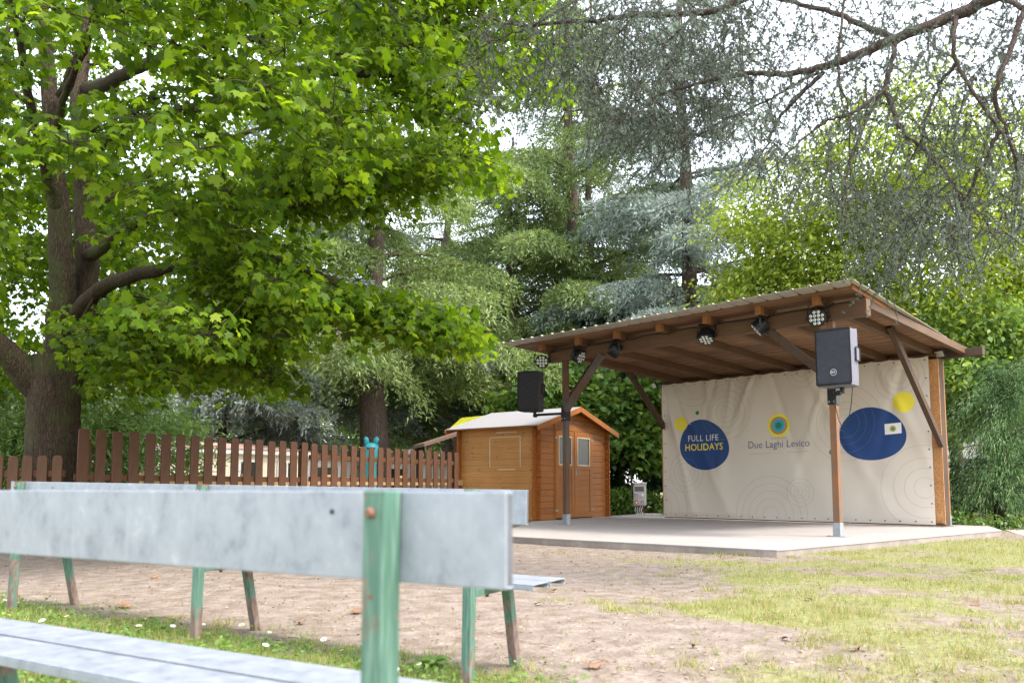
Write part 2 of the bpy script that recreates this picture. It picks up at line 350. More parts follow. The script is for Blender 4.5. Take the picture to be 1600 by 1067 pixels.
# slab
sl = MB()
poly = [(-.42, 11.66), (-.05, 11.33), (2.72, 8.93), (2.86, 8.87), (2.98, 8.95), (7.74, 12.96), (8.35, 14.35), (3.9, 21.9), (2.55, 19.9), (1.6, 18.3), (.42, 16.35), (.06, 13.9), (-.25, 12.3)]
sl.prism(poly, SLAB - .012, SLAB)
c0 = (3.6, 15); n = len(poly)
sl2 = MB(); sl2.prism([(c0[0] + (x - c0[0]) * .998, c0[1] + (y - c0[1]) * .998) for x, y in poly], -.1, SLAB - .013)
sroot = tag(sl.build('concrete_slab', M['slab']), kind='structure'); sl2.build('slab_edge', M['slab_edge'], sroot)
# ------------------------------------------------------------------ stage shelter
U0, W0 = -7.6, 13.0
bx_, by_ = uw(U0, W0)
ST = thing('stage_shelter', 'open timber stage shelter with sloping board roof and four posts on the concrete slab', 'stage', (bx_, by_, SLAB), A_ST)
def L(u, w, z): return (u - U0, w - W0, z - SLAB)
def lbox(mb, u0, u1, w0, w1, z0, z1, mi=0): return mb.box(u0 - U0, u1 - U0, w0 - W0, w1 - W0, z0 - SLAB, z1 - SLAB, mi)
ps = .047
for (u, w, top, key) in ((-9.96, 11.06, 3.08, 'post'), (-4.95, 11.06, 3.08, 'postred'), (-10.72, 15.45, 3.0, 'postred'), (-4.98, 15.5, 3.0, 'postorange')):
    m = MB(); lbox(m, u - ps, u + ps, w - ps, w + ps, SLAB + .18, top); p = m.build('post', M[key], ST, bevel=.006)
    m = MB(); lbox(m, u - ps - .005, u + ps + .005, w - ps - .005, w + ps + .005, SLAB + .006, SLAB + .19); lbox(m, u - .13, u + .13, w - .1, w + .1, SLAB + .001, SLAB + .008)
    for a in (-.1, .1): m.disc(L(u + a, w - .08, SLAB + .008), (0, 0, 1), .012, 8, 0, .012)
    for a in (-.03, .03): m.disc(L(u + a, w - ps - .005, SLAB + .1), (0, -1, 0), .011, 8, 0, .008)
    m.build('post_shoe', M['steelbright'], p, bevel=.003)
m = MB(); lbox(m, -10.34, -4.42, 10.99, 11.13, 3.08, 3.31); m.build('front_beam', M['beam'], ST, bevel=.006)
m = MB(); lbox(m, -10.9, -4.25, 15.36, 15.50, 3.02, 3.16); m.build('back_beam', M['brace'], ST, bevel=.006)
SL = .045
def rz_(w, z11=3.385): return z11 - SL * (w - 11.06)
for u in (-10.3, -9.41, -8.54, -7.66, -6.78, -5.89, -5.02, -4.56):
    w0_, w1_ = (10.74, 15.7) if u < -4.7 else (11.135, 15.7); h = .125
    m = MB(); m.beam(L(u, w0_, rz_(w0_) - h / 2), L(u, w1_, rz_(w1_) - h / 2), .09, h); rf = m.build('rafter', M['rafter'], ST, bevel=.006)
    if u < -4.7:
        m = MB(); m.beam(L(u, w0_ - .004, rz_(w0_) - h / 2), L(u, w0_ + .10, rz_(w0_) - h / 2), .093, h + .003); m.build('rafter_end', M['endgrain'], rf, bevel=.005)
m = MB(); w = 10.66; i = 0
while w < 15.6:
    w2 = min(w + .128, 15.68); dz = .0025 * (i % 2)
    a, b = L(-10.88, w, rz_(w) + .001 + dz), L(-10.88, w2 - .006, rz_(w2) + .001 + dz)
    ur = -4.47 - (w - 10.5) * .055 - U0
    m.add([a, b, (ur, b[1], b[2]), (ur, a[1], a[2]), (a[0], a[1], a[2] + .022), (b[0], b[1], b[2] + .022), (ur, b[1], b[2] + .022), (ur, a[1], a[2] + .022)],
          [(0, 1, 2, 3), (7, 6, 5, 4), (0, 4, 5, 1), (1, 5, 6, 2), (2, 6, 7, 3), (3, 7, 4, 0)]); w = w2; i += 1
bd = m.build('roof_boards', M['boards'], ST)
# corrugated sheet, ribs run down the slope
m = MB(); us = []; u = -10.95
while u < -4.4:
    us += [(u, .010), (u + .014, .034), (u + .036, .034), (u + .05, .010)]; u += .25
us.append((-4.33, .012)); wsn, wfn = 10.36, 15.75; vs = []
for (u, h) in us:
    sk = -(0.055 * (wfn - wsn)) * (1 if u > -4.4 else (u + 10.95) / 6.6)
    for (ww, du) in ((wsn, 0), (wfn, sk)):
        for t in (0, -.006): vs.append(L(u + du, ww, rz_(ww) + .022 + h + t))
fs = []
for i in range(len(us) - 1):
    a = i * 4; b = a + 4; fs += [(a, b, b + 2, a + 2), (a + 1, a + 3, b + 3, b + 1), (a, a + 1, b + 1, b), (a + 2, b + 2, b + 3, a + 3)]
fs += [(0, 2, 3, 1), (len(vs) - 4, len(vs) - 3, len(vs) - 1, len(vs) - 2)]
m.add(vs, fs); m.build('roof_sheet', M['tin'], ST)
# barge board at right edge and front sheet batten
m = MB(); m.beam(L(-4.455, 10.62, rz_(10.62) + .012), L(-4.455 - .285, 15.7, rz_(15.7) + .012), .022, .075); m.build('barge_board', M['endgrain'], ST)
for (a, b) in (((-9.92, 11.02, 2.16), (-9.05, 11.02, 3.10)), ((-9.96, 11.13, 2.35), (-9.96, 12.0, 3.22)), ((-4.98, 11.02, 2.28), (-5.93, 11.02, 3.12)),
               ((-10.62, 15.40, 1.80), (-10.42, 13.4, 3.30)), ((-4.86, 15.02, 1.48), (-4.92, 13.1, 3.29))):
    m = MB(); m.beam(L(*a), L(*b), .085, .11); m.build('brace', M['brace'] if b[1] > 12.5 or a[0] > -6 else M['post'], ST, bevel=.005)
m = MB(); lbox(m, -10.66, -4.86, 15.03, 15.05, .13, 2.98); m.build('back_panel', M['osb'], ST)
m = MB()
lbox(m, -10.60, -4.88, 15.00, 15.028, .10, .15); m.build('banner_batten', M['fence'], ST); m = MB(); lbox(m, -10.60, -4.88, 14.99, 15.028, 3.03, 3.07); m.build('banner_batten', M['fence'], ST)
m = MB(); lbox(m, -4.92, -4.87, 15.06, 15.30, .10, 3.0); m.build('side_batten', M['brace'], ST)
for u in (-9.4, -8.2, -7.0, -5.9): 
    m = MB(); lbox(m, u - .04, u + .04, 15.06, 15.12, .1, 3.0); m.build('panel_stud', M['palewood'], ST)
# ------------------------------------------------------------------ banner (prints are laid on the same cloth)
def relief(u, z):
    t = (u + 10.6) / 5.6; top = max(0, min(1, (z - .1) / 2.94)); s = 0
    for (tu, amp, wd, lean) in ((.015, .05, .012, .16), (.06, .035, .016, .30), (.20, .02, .02, .12), (.245, -.02, .022, -.22), (.315, .024, .02, -.1), (.40, .028, .022, -.3), (.47, -.02, .02, .2), (.60, .03, .022, .35), (.69, .02, .018, -.25), (.84, .022, .022, .3), (.93, -.018, .02, -.2), (.03, .030, .05, .10), (.10, .022, .05, .22), (.27, .020, .09, -.30), (.36, .020, .06, .1), (.44, .018, .06, -.25), (.55, .026, .06, .25), (.64, .014, .05, -.2), (.78, .016, .07, .2), (.9, .012, .06, -.12)):
        c = tu + lean * (1 - top) * .8; s += amp * math.exp(-((t - c) / (wd * (1.5 - top))) ** 2) * (.25 + .75 * top ** 1.2)
    s += .016 * math.sin(t * 21 + 2.1 * z) * (.3 + .5 * (1 - top)) * .5 + .008 * math.sin(z * 3.1 + t * 9)
    s *= 1 - .6 * math.exp(-((t - .19) / .11) ** 4 - ((z - 1.66) / .5) ** 4)
    e = max(0, min(1, min(t / .02, (1 - t) / .02, (3.04 - z) / .1, (z - .12) / .1)))
    return 14.985 - .004 - s * (.3 + .7 * e) * 1.35
BU0, BU1, BZ0, BZ1 = -10.60, -5.00, .12, 3.04
bo = uw(-7.8, 14.985)
def BL(u, z, off=0): return (u + 7.8, relief(u, z) - off - 14.985, z - .12)
bm_ = MB(); NU, NZ = 170, 90
vs = [BL(BU0 + (BU1 - BU0) * i / NU, BZ0 + (BZ1 - BZ0) * j / NZ - .018 * math.sin(PI * ((i * 17 / NU) % 1)) * (1 if j == NZ else 0)) for j in range(NZ + 1) for i in range(NU + 1)]
bm_.add(vs, [(j * (NU + 1) + i, j * (NU + 1) + i + 1, (j + 1) * (NU + 1) + i + 1, (j + 1) * (NU + 1) + i) for j in range(NZ) for i in range(NU)], 0)
def polar(cu, cz, rfun, r0, mi, off, nr=14, na=64, r1=1.0):
    vs = []; 
    for a in range(na):
        t = 2 * PI * a / na; rr = rfun(t)
        for b in range(nr + 1):
            q = r0 + (r1 - r0) * b / nr; vs.append(BL(cu + math.cos(t) * rr[0] * q, cz + math.sin(t) * rr[1] * q, off))
    fs = []
    for a in range(na):
        a2 = (a + 1) % na
        for b in range(nr): fs.append((a * (nr + 1) + b, a * (nr + 1) + b + 1, a2 * (nr + 1) + b + 1, a2 * (nr + 1) + b))
    bm_.add(vs, fs, mi)
circ = lambda r: (lambda t: (r, r))
def inblob(u, z):
    for (bu, bz, rx, rz, ph, a) in ((-9.54, 1.65, .59, .545, 1.2, .045), (-6.02, 1.72, .58, .50, .3, .04)):
        t = math.atan2((z - bz) / rz, (u - bu) / rx); k_ = 1 + a * math.cos(2 * t + ph) + a * .6 * math.cos(3 * t + 1.1)
        if math.hypot((u - bu) / rx, (z - bz) / rz) < k_ - .02: return True
    return False
def clipc(cu, cz, r, mi, off, th=.0075, na=72, blobs=False):
    vs = []; fs = []
    def ok(u, z): return BU0 + .01 < u < BU1 - .01 and BZ0 + .01 < z < BZ1 - .04
    for a in range(na):
        t0, t1 = 2 * PI * a / na, 2 * PI * (a + 1) / na
        P = [(cu + math.cos(t) * q, cz + math.sin(t) * q) for t, q in ((t0, r - th / 2), (t0, r + th / 2), (t1, r + th / 2), (t1, r - th / 2))]
        if all(ok(*p) for p in P) and (not blobs or all(inblob(*p) for p in P)): k0 = len(vs); vs += [BL(u, z, off) for u, z in P]; fs.append((k0, k0 + 1, k0 + 2, k0 + 3))
    bm_.add(vs, fs, mi)
for (cu, cz, rs) in ((-9.0, 2.33, (.12, .22, .33, .45, .58)), (-10.0, 1.08, (.10, .20, .30, .42)), (-8.05, .22, (.17, .32, .47, .62, .76)), (-7.42, .66, (.06, .12, .19, .27)), (-10.62, .3, (.25, .45, .65)),
                     (-9.75, 3.0, (.2, .35, .5)), (-7.3, 3.02, (.12, .22, .33)), (-6.5, 1.95, (.15, .27, .40, .55, .70)), (-5.5, 2.72, (.12, .22, .33, .43)), (-5.15, .75, (.18, .34, .52, .74)), (-8.6, 3.0, (.1, .2, .32))):
    for r in rs: clipc(cu, cz, r, 6, .0024)
def blob(rx, rz, ph=0.0, a=.05): return lambda t: (rx * (1 + a * math.cos(2 * t + ph) + a * .6 * math.cos(3 * t + 1.1)), rz * (1 + a * math.cos(2 * t + ph) + a * .6 * math.cos(3 * t + 1.1)))
polar(-9.54, 1.65, blob(.59, .545, 1.2, .045), 0, 1, .0030, 18)
polar(-10.09, 2.135, circ(.155), 0, 2, .0036); polar(-9.67, 2.35, circ(.045), 0, 3, .0036, 4, 24)
for r, mi in ((.232, 2), (.178, 4), (.125, 5), (.066, 3)): polar(-7.835, 1.98, circ(r), 0, mi, .003 + (.25 - r) * .01, 8, 48)
polar(-6.02, 1.72, blob(.58, .50, .3, .04), 0, 1, .0030, 18)
polar(-5.44, 2.265, circ(.185), 0, 2, .0030); polar(-6.77, 1.42, circ(.055), 0, 3, .0030, 4, 24)
for (cu, cz, rs) in ((-9.0, 2.33, (.45, .58)), (-10.0, 1.08, (.20, .30)), (-6.5, 1.95, (.27, .40, .55))):
    for r in rs:
        clipc(cu, cz, r, 9, .0042, .007, blobs=True)
def quadstrip(P0, P1, h, mi, off, n=12):
    vs = []
    for i in range(n + 1):
        t = i / n; u = P0[0] + (P1[0] - P0[0]) * t; z = P0[1] + (P1[1] - P0[1]) * t; vs += [BL(u, z, off), BL(u, z + h, off)]
    bm_.add(vs, [(2 * i, 2 * i + 2, 2 * i + 3, 2 * i + 1) for i in range(n)], mi)
quadstrip((-8.48, 1.43), (-8.02, 1.436), .006, 4, .003); quadstrip((-7.66, 1.44), (-7.2, 1.446), .006, 4, .003)
# little club flag on the right roundel
for j in range(6): quadstrip((-5.78, 1.70 + .19 * j / 6), (-5.49, 1.715 + .19 * j / 6), .19 / 6 + .0005, 7, .0040, 5)
for r, mi in ((.062, 2), (.046, 4), (.032, 5), (.016, 3)): polar(-5.635, 1.80, circ(r), 0, mi, .0046 + (.07 - r) * .01, 3, 24)
def text(body, u0, z0, width, mi, thick=.0, h=None, off=.0058, sp=1.0):
    cu = bpy.data.curves.new('t', 'FONT'); cu.body = body; cu.size = 1; cu.resolution_u = 3; cu.offset = thick; cu.space_character = sp
    ob = bpy.data.objects.new('t', cu); COL.objects.link(ob); bpy.context.view_layer.update()
    dg = bpy.context.evaluated_depsgraph_get(); me = bpy.data.meshes.new_from_object(ob.evaluated_get(dg))
    import bmesh
    b = bmesh.new(); b.from_mesh(me); bmesh.ops.triangulate(b, faces=b.faces[:])
    xs = [v.co.x for v in b.verts]; ys = [v.co.y for v in b.verts]; s = width / (max(xs) - min(xs)); sy = (h / (max(ys) - min(ys))) if h else s
    for _ in range(3):
        le = [e for e in b.edges if e.calc_length() * s > .03]
        if le: bmesh.ops.subdivide_edges(b, edges=le, cuts=1); bmesh.ops.triangulate(b, faces=b.faces[:])
    b.verts.ensure_lookup_table(); x0 = min(xs); y0 = min(ys)
    bm_.add([BL(u0 + (v.co.x - x0) * s, z0 + (v.co.y - y0) * sy, off) for v in b.verts], [tuple(l.vert.index for l in f.loops) for f in b.faces], mi)
    b.free(); bpy.data.objects.remove(ob); bpy.data.curves.remove(cu); bpy.data.meshes.remove(me)
text('FULL LIFE', -9.925, 1.745, .74, 7, -.004, .125, sp=1.08); text('HOLIDAYS', -10.005, 1.545, .93, 2, .010, .145, sp=1.04)
text('Due Laghi Levico', -8.485, 1.50, 1.29, 8, .0, .185, sp=1.02); text('CLUB DEL SOLE', -8.0, 1.71, .33, 4, 0, .035)
text('* * * *', -7.93, 1.433, .19, 4, 0, .012)
def cloth():
    k = N('banner cloth'); v = k.coords(); c = k.mix(k.noise(v, 3, 4), (.66, .59, .51), (.72, .65, .565)); p = k.bsdf(c, .55, 0, .35, k.noise(v, 60, 3), .05, .002)
    tl = k.n('BsdfTranslucent'); tl.inputs['Color'].default_value = (.6, .53, .45, 1); mx = k.n('MixShader'); mx.inputs[0].default_value = .08; k.l(p, mx.inputs[1]); k.l(tl.outputs[0], mx.inputs[2]); return k.done(mx.outputs[0])
banner = bm_.build('banner', [cloth(), simple('print navy', (.012, .052, .19), .45), simple('print yellow', (.80, .68, .055), .5, 0, .04), simple('print green', (.03, .20, .12), .5), simple('print ochre', (.40, .27, .12), .5),
    simple('print cyan', (.03, .36, .52), .5), simple('print thin line', (.50, .44, .385), .5), simple('print white', (.78, .78, .78), .5), simple('print text grey', (.13, .13, .24), .5), simple('print line on navy', (.10, .13, .24), .5)], smooth=True, loc=(bo[0], bo[1], .12))
banner.rotation_euler = (0, 0, A_ST); tag(banner, 'wide beige printed cloth banner with blue roundels and lettering across the back of the stage', 'banner')
m = MB()
for i in range(22):
    u = BU0 + .06 + (BU1 - BU0 - .12) * i / 21
    for z in (BZ0 + .05, BZ1 - .06): p = BL(u, z); m.tube([(p[0], p[1] - .001, p[2]), (p[0], p[1] - .009, p[2])], [.013, .010], 8)
for i in range(1, 9):
    for u in (BU0 + .06, BU1 - .05): p = BL(u, BZ0 + .05 + 2.8 * i / 9); m.tube([(p[0], p[1] - .001, p[2]), (p[0], p[1] - .009, p[2])], [.013, .010], 8)
tag(m.build('eyelets', M['blackplastic'], banner), kind='stuff')
# ------------------------------------------------------------------ stage lights
def face_dir(az, el): return Vector((math.sin(az) * math.cos(el), -math.cos(az) * math.cos(el), -math.sin(el)))
def par_light(u, z, az, el, label):
    w = 10.90; x, y = uw(u, w); t = thing('stage_light', label, 'stage light', (x, y, 3.30), A_ST, 'round stage lights clamped along the front beam')
    d = face_dir(az, el); rt = d.cross(Vector((0, 0, 1))).normalized(); up = rt.cross(d).normalized()
    c = Vector((0, 0, z - 3.30)); m = MB()
    m.tube([c - d * .12, c - d * .10, c - d * .02, c + d * .05, c + d * .062], [.055, .095, .115, .125, .128], 24)
    for i in range(12):
        a = 2 * PI * i / 12; q = rt * math.cos(a) + up * math.sin(a); m.beam(c + q * .118 - d * .09, c + q * .124 + d * .05, .008, .016, q)
    body = m.build('housing', M['black'], t, smooth=False)
    m = MB(); m.tube([c + d * .062, c + d * .072], [.128, .118], 24); m.build('bezel', M['blackplastic'], body)
    m = MB(); pts = [(a, b) for b, row in ((.078, (-.028, .028)), (.028, (-.078, -.027, .027, .078)), (-.028, (-.078, -.027, .027, .078)), (-.078, (-.028, .028))) for a in row]
    for a, b in pts:
        p = c + rt * a + up * b + d * .072; m = MB(); m.tube([p, p + d * .004, p + d * .009], [.022, .022, .012], 12); m.tube([p + d * .0092, p + d * .011], [.007, .006], 8, 1); m.build('led_lens', [M['lens'], M['boxdark']], body)
    hd = Vector((rt.x, rt.y, 0)).normalized(); m = MB(); top = Vector((0, 0, z - 3.30 + .19))
    arc = [c + hd * .145, c + hd * .145 + Vector((0, 0, .10)), top + hd * .125, top - hd * .125, c - hd * .145 + Vector((0, 0, .10)), c - hd * .145]
    for a, b in zip(arc, arc[1:]): m.beam(a, b + (b - a).normalized() * .004, .008, .03, d)
    for s in (-1, 1): m.tube([c + hd * s * .125, c + hd * s * .165], [.018, .02], 10)
    m.tube([top, (0, .09, top.z + .03)], .012, 8); m.build('yoke', M['black'], t)
    m = MB(); m.tube([c - d * .11, c - d * .16 + Vector((0, 0, .05)), Vector((.10, .085, -.05)), Vector((.2, .088, .02))], .006, 6); m.build('cable', M['blackplastic'], t, smooth=True)
par_light(-10.40, 3.10, R(38), R(10), 'leftmost round stage light facing straight out above the left loudspeaker')
par_light(-9.50, 3.10, R(95), R(30), 'tilted round stage light second from the left, above the left post brace')
par_light(-8.66, 3.10, R(150), R(28), 'dark stage light third from the left, turned away towards the stage')
par_light(-6.86, 3.10, R(15), R(62), 'stage light under the middle of the beam pointing steeply down')
par_light(-5.95, 3.12, R(-60), R(40), 'stage light turned sideways between the steep one and the rightmost one')
par_light(-5.06, 3.12, R(10), R(8), 'rightmost round stage light with its white lenses facing out, above the grey loudspeaker')
m = MB()   # cable along the beam
m.tube([(uw(-10.3 + i * .22, 10.975)[0], uw(-10.3 + i * .22, 10.975)[1], 3.285 - .02 * (i % 3 == 0) - .012 * math.sin(i * 1.7)) for i in range(27)], .008, 6)
tag(m.build('lighting_cable', M['blackplastic'], smooth=True), 'black cable running along the front roof beam behind the stage lights', 'cable')
def flood(u, w, z, az, label):
    x, y = uw(u, w); t = thing('floodlight', label, 'floodlight', (x, y, z), A_ST + az, 'small floodlights under the back beam')
    m = MB(); m.box(-.10, .10, -.05, -.01, -.07, .07); hb = m.build('housing', M['black'], t, bevel=.006); hb.rotation_euler = (R(25), 0, 0)
    m = MB(); m.box(-.085, .085, -.0535, -.049, -.055, .055); m.build('glass', M['lens'], hb)
    m = MB(); m.beam((-.11, -.03, 0), (-.11, .05, .03), .006, .02); m.beam((.11, -.03, 0), (.11, .05, .03), .006, .02); m.beam((-.114, .05, .03), (.114, .05, .03), .02, .006); m.beam((0, .05, .03), (0, .14, .03), .03, .02); m.build('bracket', M['black'], t)
flood(-10.78, 15.0, 3.06, R(-30), 'small black floodlight at the top left corner of the banner')
flood(-4.86, 15.22, 3.10, R(-25), 'small black floodlight at the top of the right rear post')
# ------------------------------------------------------------------ loudspeakers
def speaker(u, w, z0, az, mf, msd, label, w_=.46, d_=.42, h=.76, logo=True, arm_u=0.0, post_u=0.0, rzd=0):
    x, y = uw(u, w); t = thing('loudspeaker', label, 'loudspeaker', (x, y, z0), A_ST + az, 'covered loudspeakers on the front posts')
    prof = [(-w_ / 2, -d_ / 2), (w_ / 2, -d_ / 2), (w_ / 2, d_ * .12), (w_ * .24, d_ / 2), (-w_ * .24, d_ / 2), (-w_ / 2, d_ * .12)]
    m = MB(); nz = 14; ring = []; pr = []
    for i, (a, b) in enumerate(prof):
        a2, b2 = prof[(i + 1) % 6]
        for q in range(6): t_ = q / 6; pr.append((a + (a2 - a) * t_, b + (b2 - b) * t_))
    vs = []; n = len(pr)
    for j in range(nz + 1):
        zz = h * j / nz; e = .985 if j in (0, nz) else 1.0
        for i, (a, b) in enumerate(pr):
            r = 1 + .018 * math.sin(i * 1.9 + j * .8) * math.sin(j * .9 + i * .4) + .006 * math.sin(j * 2.9 + i * 2.1)
            sag = .03 * (a / w_) if j == nz else 0
            vs.append((a * e * r, b * e * r, zz + sag * 0 + (.012 * math.sin(i * .6) if j == nz else 0)))
    fs = [(j * n + i, j * n + (i + 1) % n, (j + 1) * n + (i + 1) % n, (j + 1) * n + i) for j in range(nz) for i in range(n)]
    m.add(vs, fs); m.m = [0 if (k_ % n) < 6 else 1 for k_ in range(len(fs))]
    m.add([vs[i] for i in range(n)], [tuple(range(n))[::-1]], 1); m.add([vs[nz * n + i] for i in range(n)], [tuple(range(n))], 1)
    body = m.build('padded_cover', [mf, msd], t, smooth=False, bevel=.012)
    m = MB(); loop = [(a * s, -d_ / 2 - .004, zz) for a, s, zz in ((-w_ / 2, 1, .02), (w_ / 2, 1, .02), (w_ / 2, 1, h - .01), (-w_ / 2, 1, h - .01), (-w_ / 2, 1, .02))]
    m.tube(loop, .009, 8); m.build('piping', M['blackplastic'], body, smooth=True)
    m = MB(); hx = w_ / 2 + .012
    m.box(hx - .014, hx + .008, -.07, .05, h * .44, h * .66); m.build('handle_flap', msd, body, bevel=.008)
    m = MB(); m.tube([(hx + .010, -.075, h * .43), (hx + .010, .055, h * .43), (hx + .010, .055, h * .67), (hx + .010, -.075, h * .67), (hx + .010, -.075, h * .43)], .008, 6); m.build('handle_trim', M['blackplastic'], body)
    if logo:
        m = MB(); c = Vector((0, -d_ / 2 - .011, .175)); seg = 20
        for i in range(seg):
            a0, a1 = 2 * PI * i / seg, 2 * PI * (i + 1) / seg; P = [(c.x + math.cos(a) * r, c.y, c.z + math.sin(a) * r) for a, r in ((a0, .037), (a1, .037), (a1, .044), (a0, .044))]; m.add(P, [(0, 1, 2, 3)])
        # three bold letters R C F from bars
        def bar(x0, z0, x1, z1, t=.006): m.beam((c.x + x0, c.y, c.z + z0), (c.x + x1, c.y, c.z + z1), .003, t, (0, 0, 1) if abs(x1 - x0) > abs(z1 - z0) else (1, 0, 0))
        for bb in ((-.028, -.012, -.028, .014), (-.028, .012, -.014, .012), (-.028, .001, -.014, .001), (-.014, .012, -.014, .001), (-.022, .0, -.012, -.012),
                   (-.006, -.010, -.006, .012), (-.006, .012, .006, .012), (-.006, -.010, .006, -.010), (.013, -.012, .013, .014), (.013, .012, .027, .012), (.013, .001, .024, .001)): bar(*bb)
        m.build('round_logo', M['silver'], body)
    return t
# right loudspeaker in front of the right post
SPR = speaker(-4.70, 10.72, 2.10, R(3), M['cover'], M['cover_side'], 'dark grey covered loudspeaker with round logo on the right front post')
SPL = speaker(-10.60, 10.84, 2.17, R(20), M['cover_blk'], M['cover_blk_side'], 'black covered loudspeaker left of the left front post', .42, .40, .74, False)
m = MB(); x, y = uw(-10.80, 10.86)
c = Vector((0, -.203, .20))
def bracket(u, w, z, up_, wp, label, px=1):
    x, y = uw(up_, wp); t = thing('speaker_bracket', label, 'bracket', (x, y, z), A_ST, 'black wall brackets under the loudspeakers')
    du, dw = u - up_, w - wp
    m = MB(); m.box(-.062, .062, -.062, -.049, -.12, .14); m.box(-.062, .062, .049, .062, -.12, .14); m.box(-.063, -.0485, -.0485, .0485, -.12, .14); m.box(.0485, .063, -.0485, .0485, -.12, .14)
    pl = m.build('clamp_plate', M['black'], t, bevel=.003)
    m = MB(); m.beam((0, 0, .02), (du, dw, .02), .045, .045); m.tube([(du, dw, .0), (du, dw, .075)], [.03, .03], 14); m.build('arm', M['black'], t, bevel=.003)
    m = MB(); m.tube([(du * .9, dw - .02, .0), (du * .9, dw - .085, .0)], [.035, .035], 10); m.build('knob', M['blackplastic'], t, bevel=.004)
    m = MB()
    for s in (-.035, .035): m.disc((s, -.0625, -.08), (0, -1, 0), .012, 8, 0, .01)
    m.build('bolts', M['steelbright'], pl)
bracket(-4.70, 10.78, 2.02, -4.95, 11.06, 'black bracket clamped to the right front post under the grey loudspeaker')
bracket(-10.60, 10.90, 2.09, -9.96, 11.06, 'long black bracket arm on the left front post under the black loudspeaker')
m = MB(); pts = []
for i in range(17):
    t = i / 16; u = -4.88 + .33 * t; z = 2.08 - .52 * math.sin(PI * t) ** .7 ; xx, yy = uw(u, 10.9 - .15 * t); pts.append((xx, yy, z))
m.tube(pts, .006, 6); tag(m.build('speaker_cable', M['blackplastic'], smooth=True), 'thin black cable looping below the grey loudspeaker', 'cable')
# ------------------------------------------------------------------ power box
pb = uw(-12.35, 16.95); pb = (3.24, 20.7)
t = thing('power_box', 'pale grey power outlet box with blue and red sockets beside the banner', 'power box', (pb[0], pb[1], SLAB), R(-8))
m = MB(); m.box(-.16, .16, -.1, .1, .22, .78); b_ = m.build('cabinet', M['boxgrey'], t, bevel=.02)
m = MB(); m.prism([(-.17, -.12), (.17, -.12), (.17, .11), (-.17, .11)], .775, .80); m.build('lid', M['white'], b_, bevel=.01)
m = MB(); m.box(-.13, .10, -.108, -.1005, .58, .70); m.build('meter_window', M['boxdark'], b_)
for (a, z, mm, r) in ((-.09, .48, 'blue', .038), (.06, .48, 'white', .035), (-.09, .31, 'red', .05), (.06, .31, 'blue', .038)):
    m = MB(); m.tube([(a, -.1, z), (a, -.15, z - .01)], [r, r * .9], 14); s_ = m.build('socket', M[mm], b_); m = MB(); m.disc((a, -.151, z - .01), (0, -1, 0), r * .55, 12, 0, .006); m.build('socket_lid', M['white'], s_)
m = MB(); m.box(-.05, .12, -.03, .05, 0, .22); m.build('pedestal', M['fence'], t)
m = MB()
for i in range(4): m.tube([(-.1 + .06 * i, -.02, .22), (-.13 + .05 * i, -.07, .1), (-.1 + .06 * i, -.09, .015), (.2 + .1 * i, -.05 - .02 * i, .012)], .011, 6)
m.build('cables', M['white'], t, smooth=True)
# ------------------------------------------------------------------ shed
SC_ = (.504, 16.975); A_SH = math.atan2(.6, -.8) - PI     # local -X runs along the left wall, +Y along the front
t = SH = thing('garden_shed', 'honey brown pine shed with grey felt roof and double doors beside the stage', 'shed', (SC_[0], SC_[1], .05), math.atan2(-.6, .8))
# local: X = towards (.8,-.6); Y = towards (.6,.8). wall runs x -2.1..0 ; front wall at x=0, y 0..2.86
LW, FW = 2.08, 2.86; PH = .128
m = MB(); i = 0; z = .02
while z < 2.0:
    z1 = min(z + PH, 2.02)
    z = z1
for yy in (0, FW - .035):
    m = MB(); z = .02
    while z < 2.0: z1 = min(z + PH, 2.02); m.box(-LW, 0, yy, yy + .035, z + .003, z1 - .002); z = z1
    m.box(-LW, 0, yy + .006, yy + .029, .021, 2.01); m.build('side_wall', M['shed'], SH, bevel=.011)
def gable(xa, xb, front):
    m = MB(); z = .02; sl_ = FW / 2 / .42
    while z < 2.42:
        z1 = z + PH
        if z < 1.99:
            if front: m.box(xa, xb, .036, .68, z + .003, z1 - .001); m.box(xa, xb, 2.22, FW - .036, z + .003, z1 - .001)
            else: m.box(xa, xb, .036, FW - .036, z + .003, z1 - .001)
        else:
            k1 = max(0, (z1 - 2.02) * sl_); k0 = max(0, (z - 2.02) * sl_)
            if FW - 2 * k0 > .05: m.add([(xa, k0, z + .003), (xa, FW - k0, z + .003), (xa, FW - k1, z1 - .001), (xa, k1, z1 - .001), (xb, k0, z + .003), (xb, FW - k0, z + .003), (xb, FW - k1, z1 - .001), (xb, k1, z1 - .001)],
                [(3, 2, 1, 0), (4, 5, 6, 7), (4, 0, 1, 5)[::-1], (1, 2, 6, 5), (2, 3, 7, 6), (3, 0, 4, 7)])
        z = z1
    return m.build('gable_wall', M['shed_front'], SH, bevel=.011)
gable(-.035, 0, True); gable(-LW - .035, -LW, False)
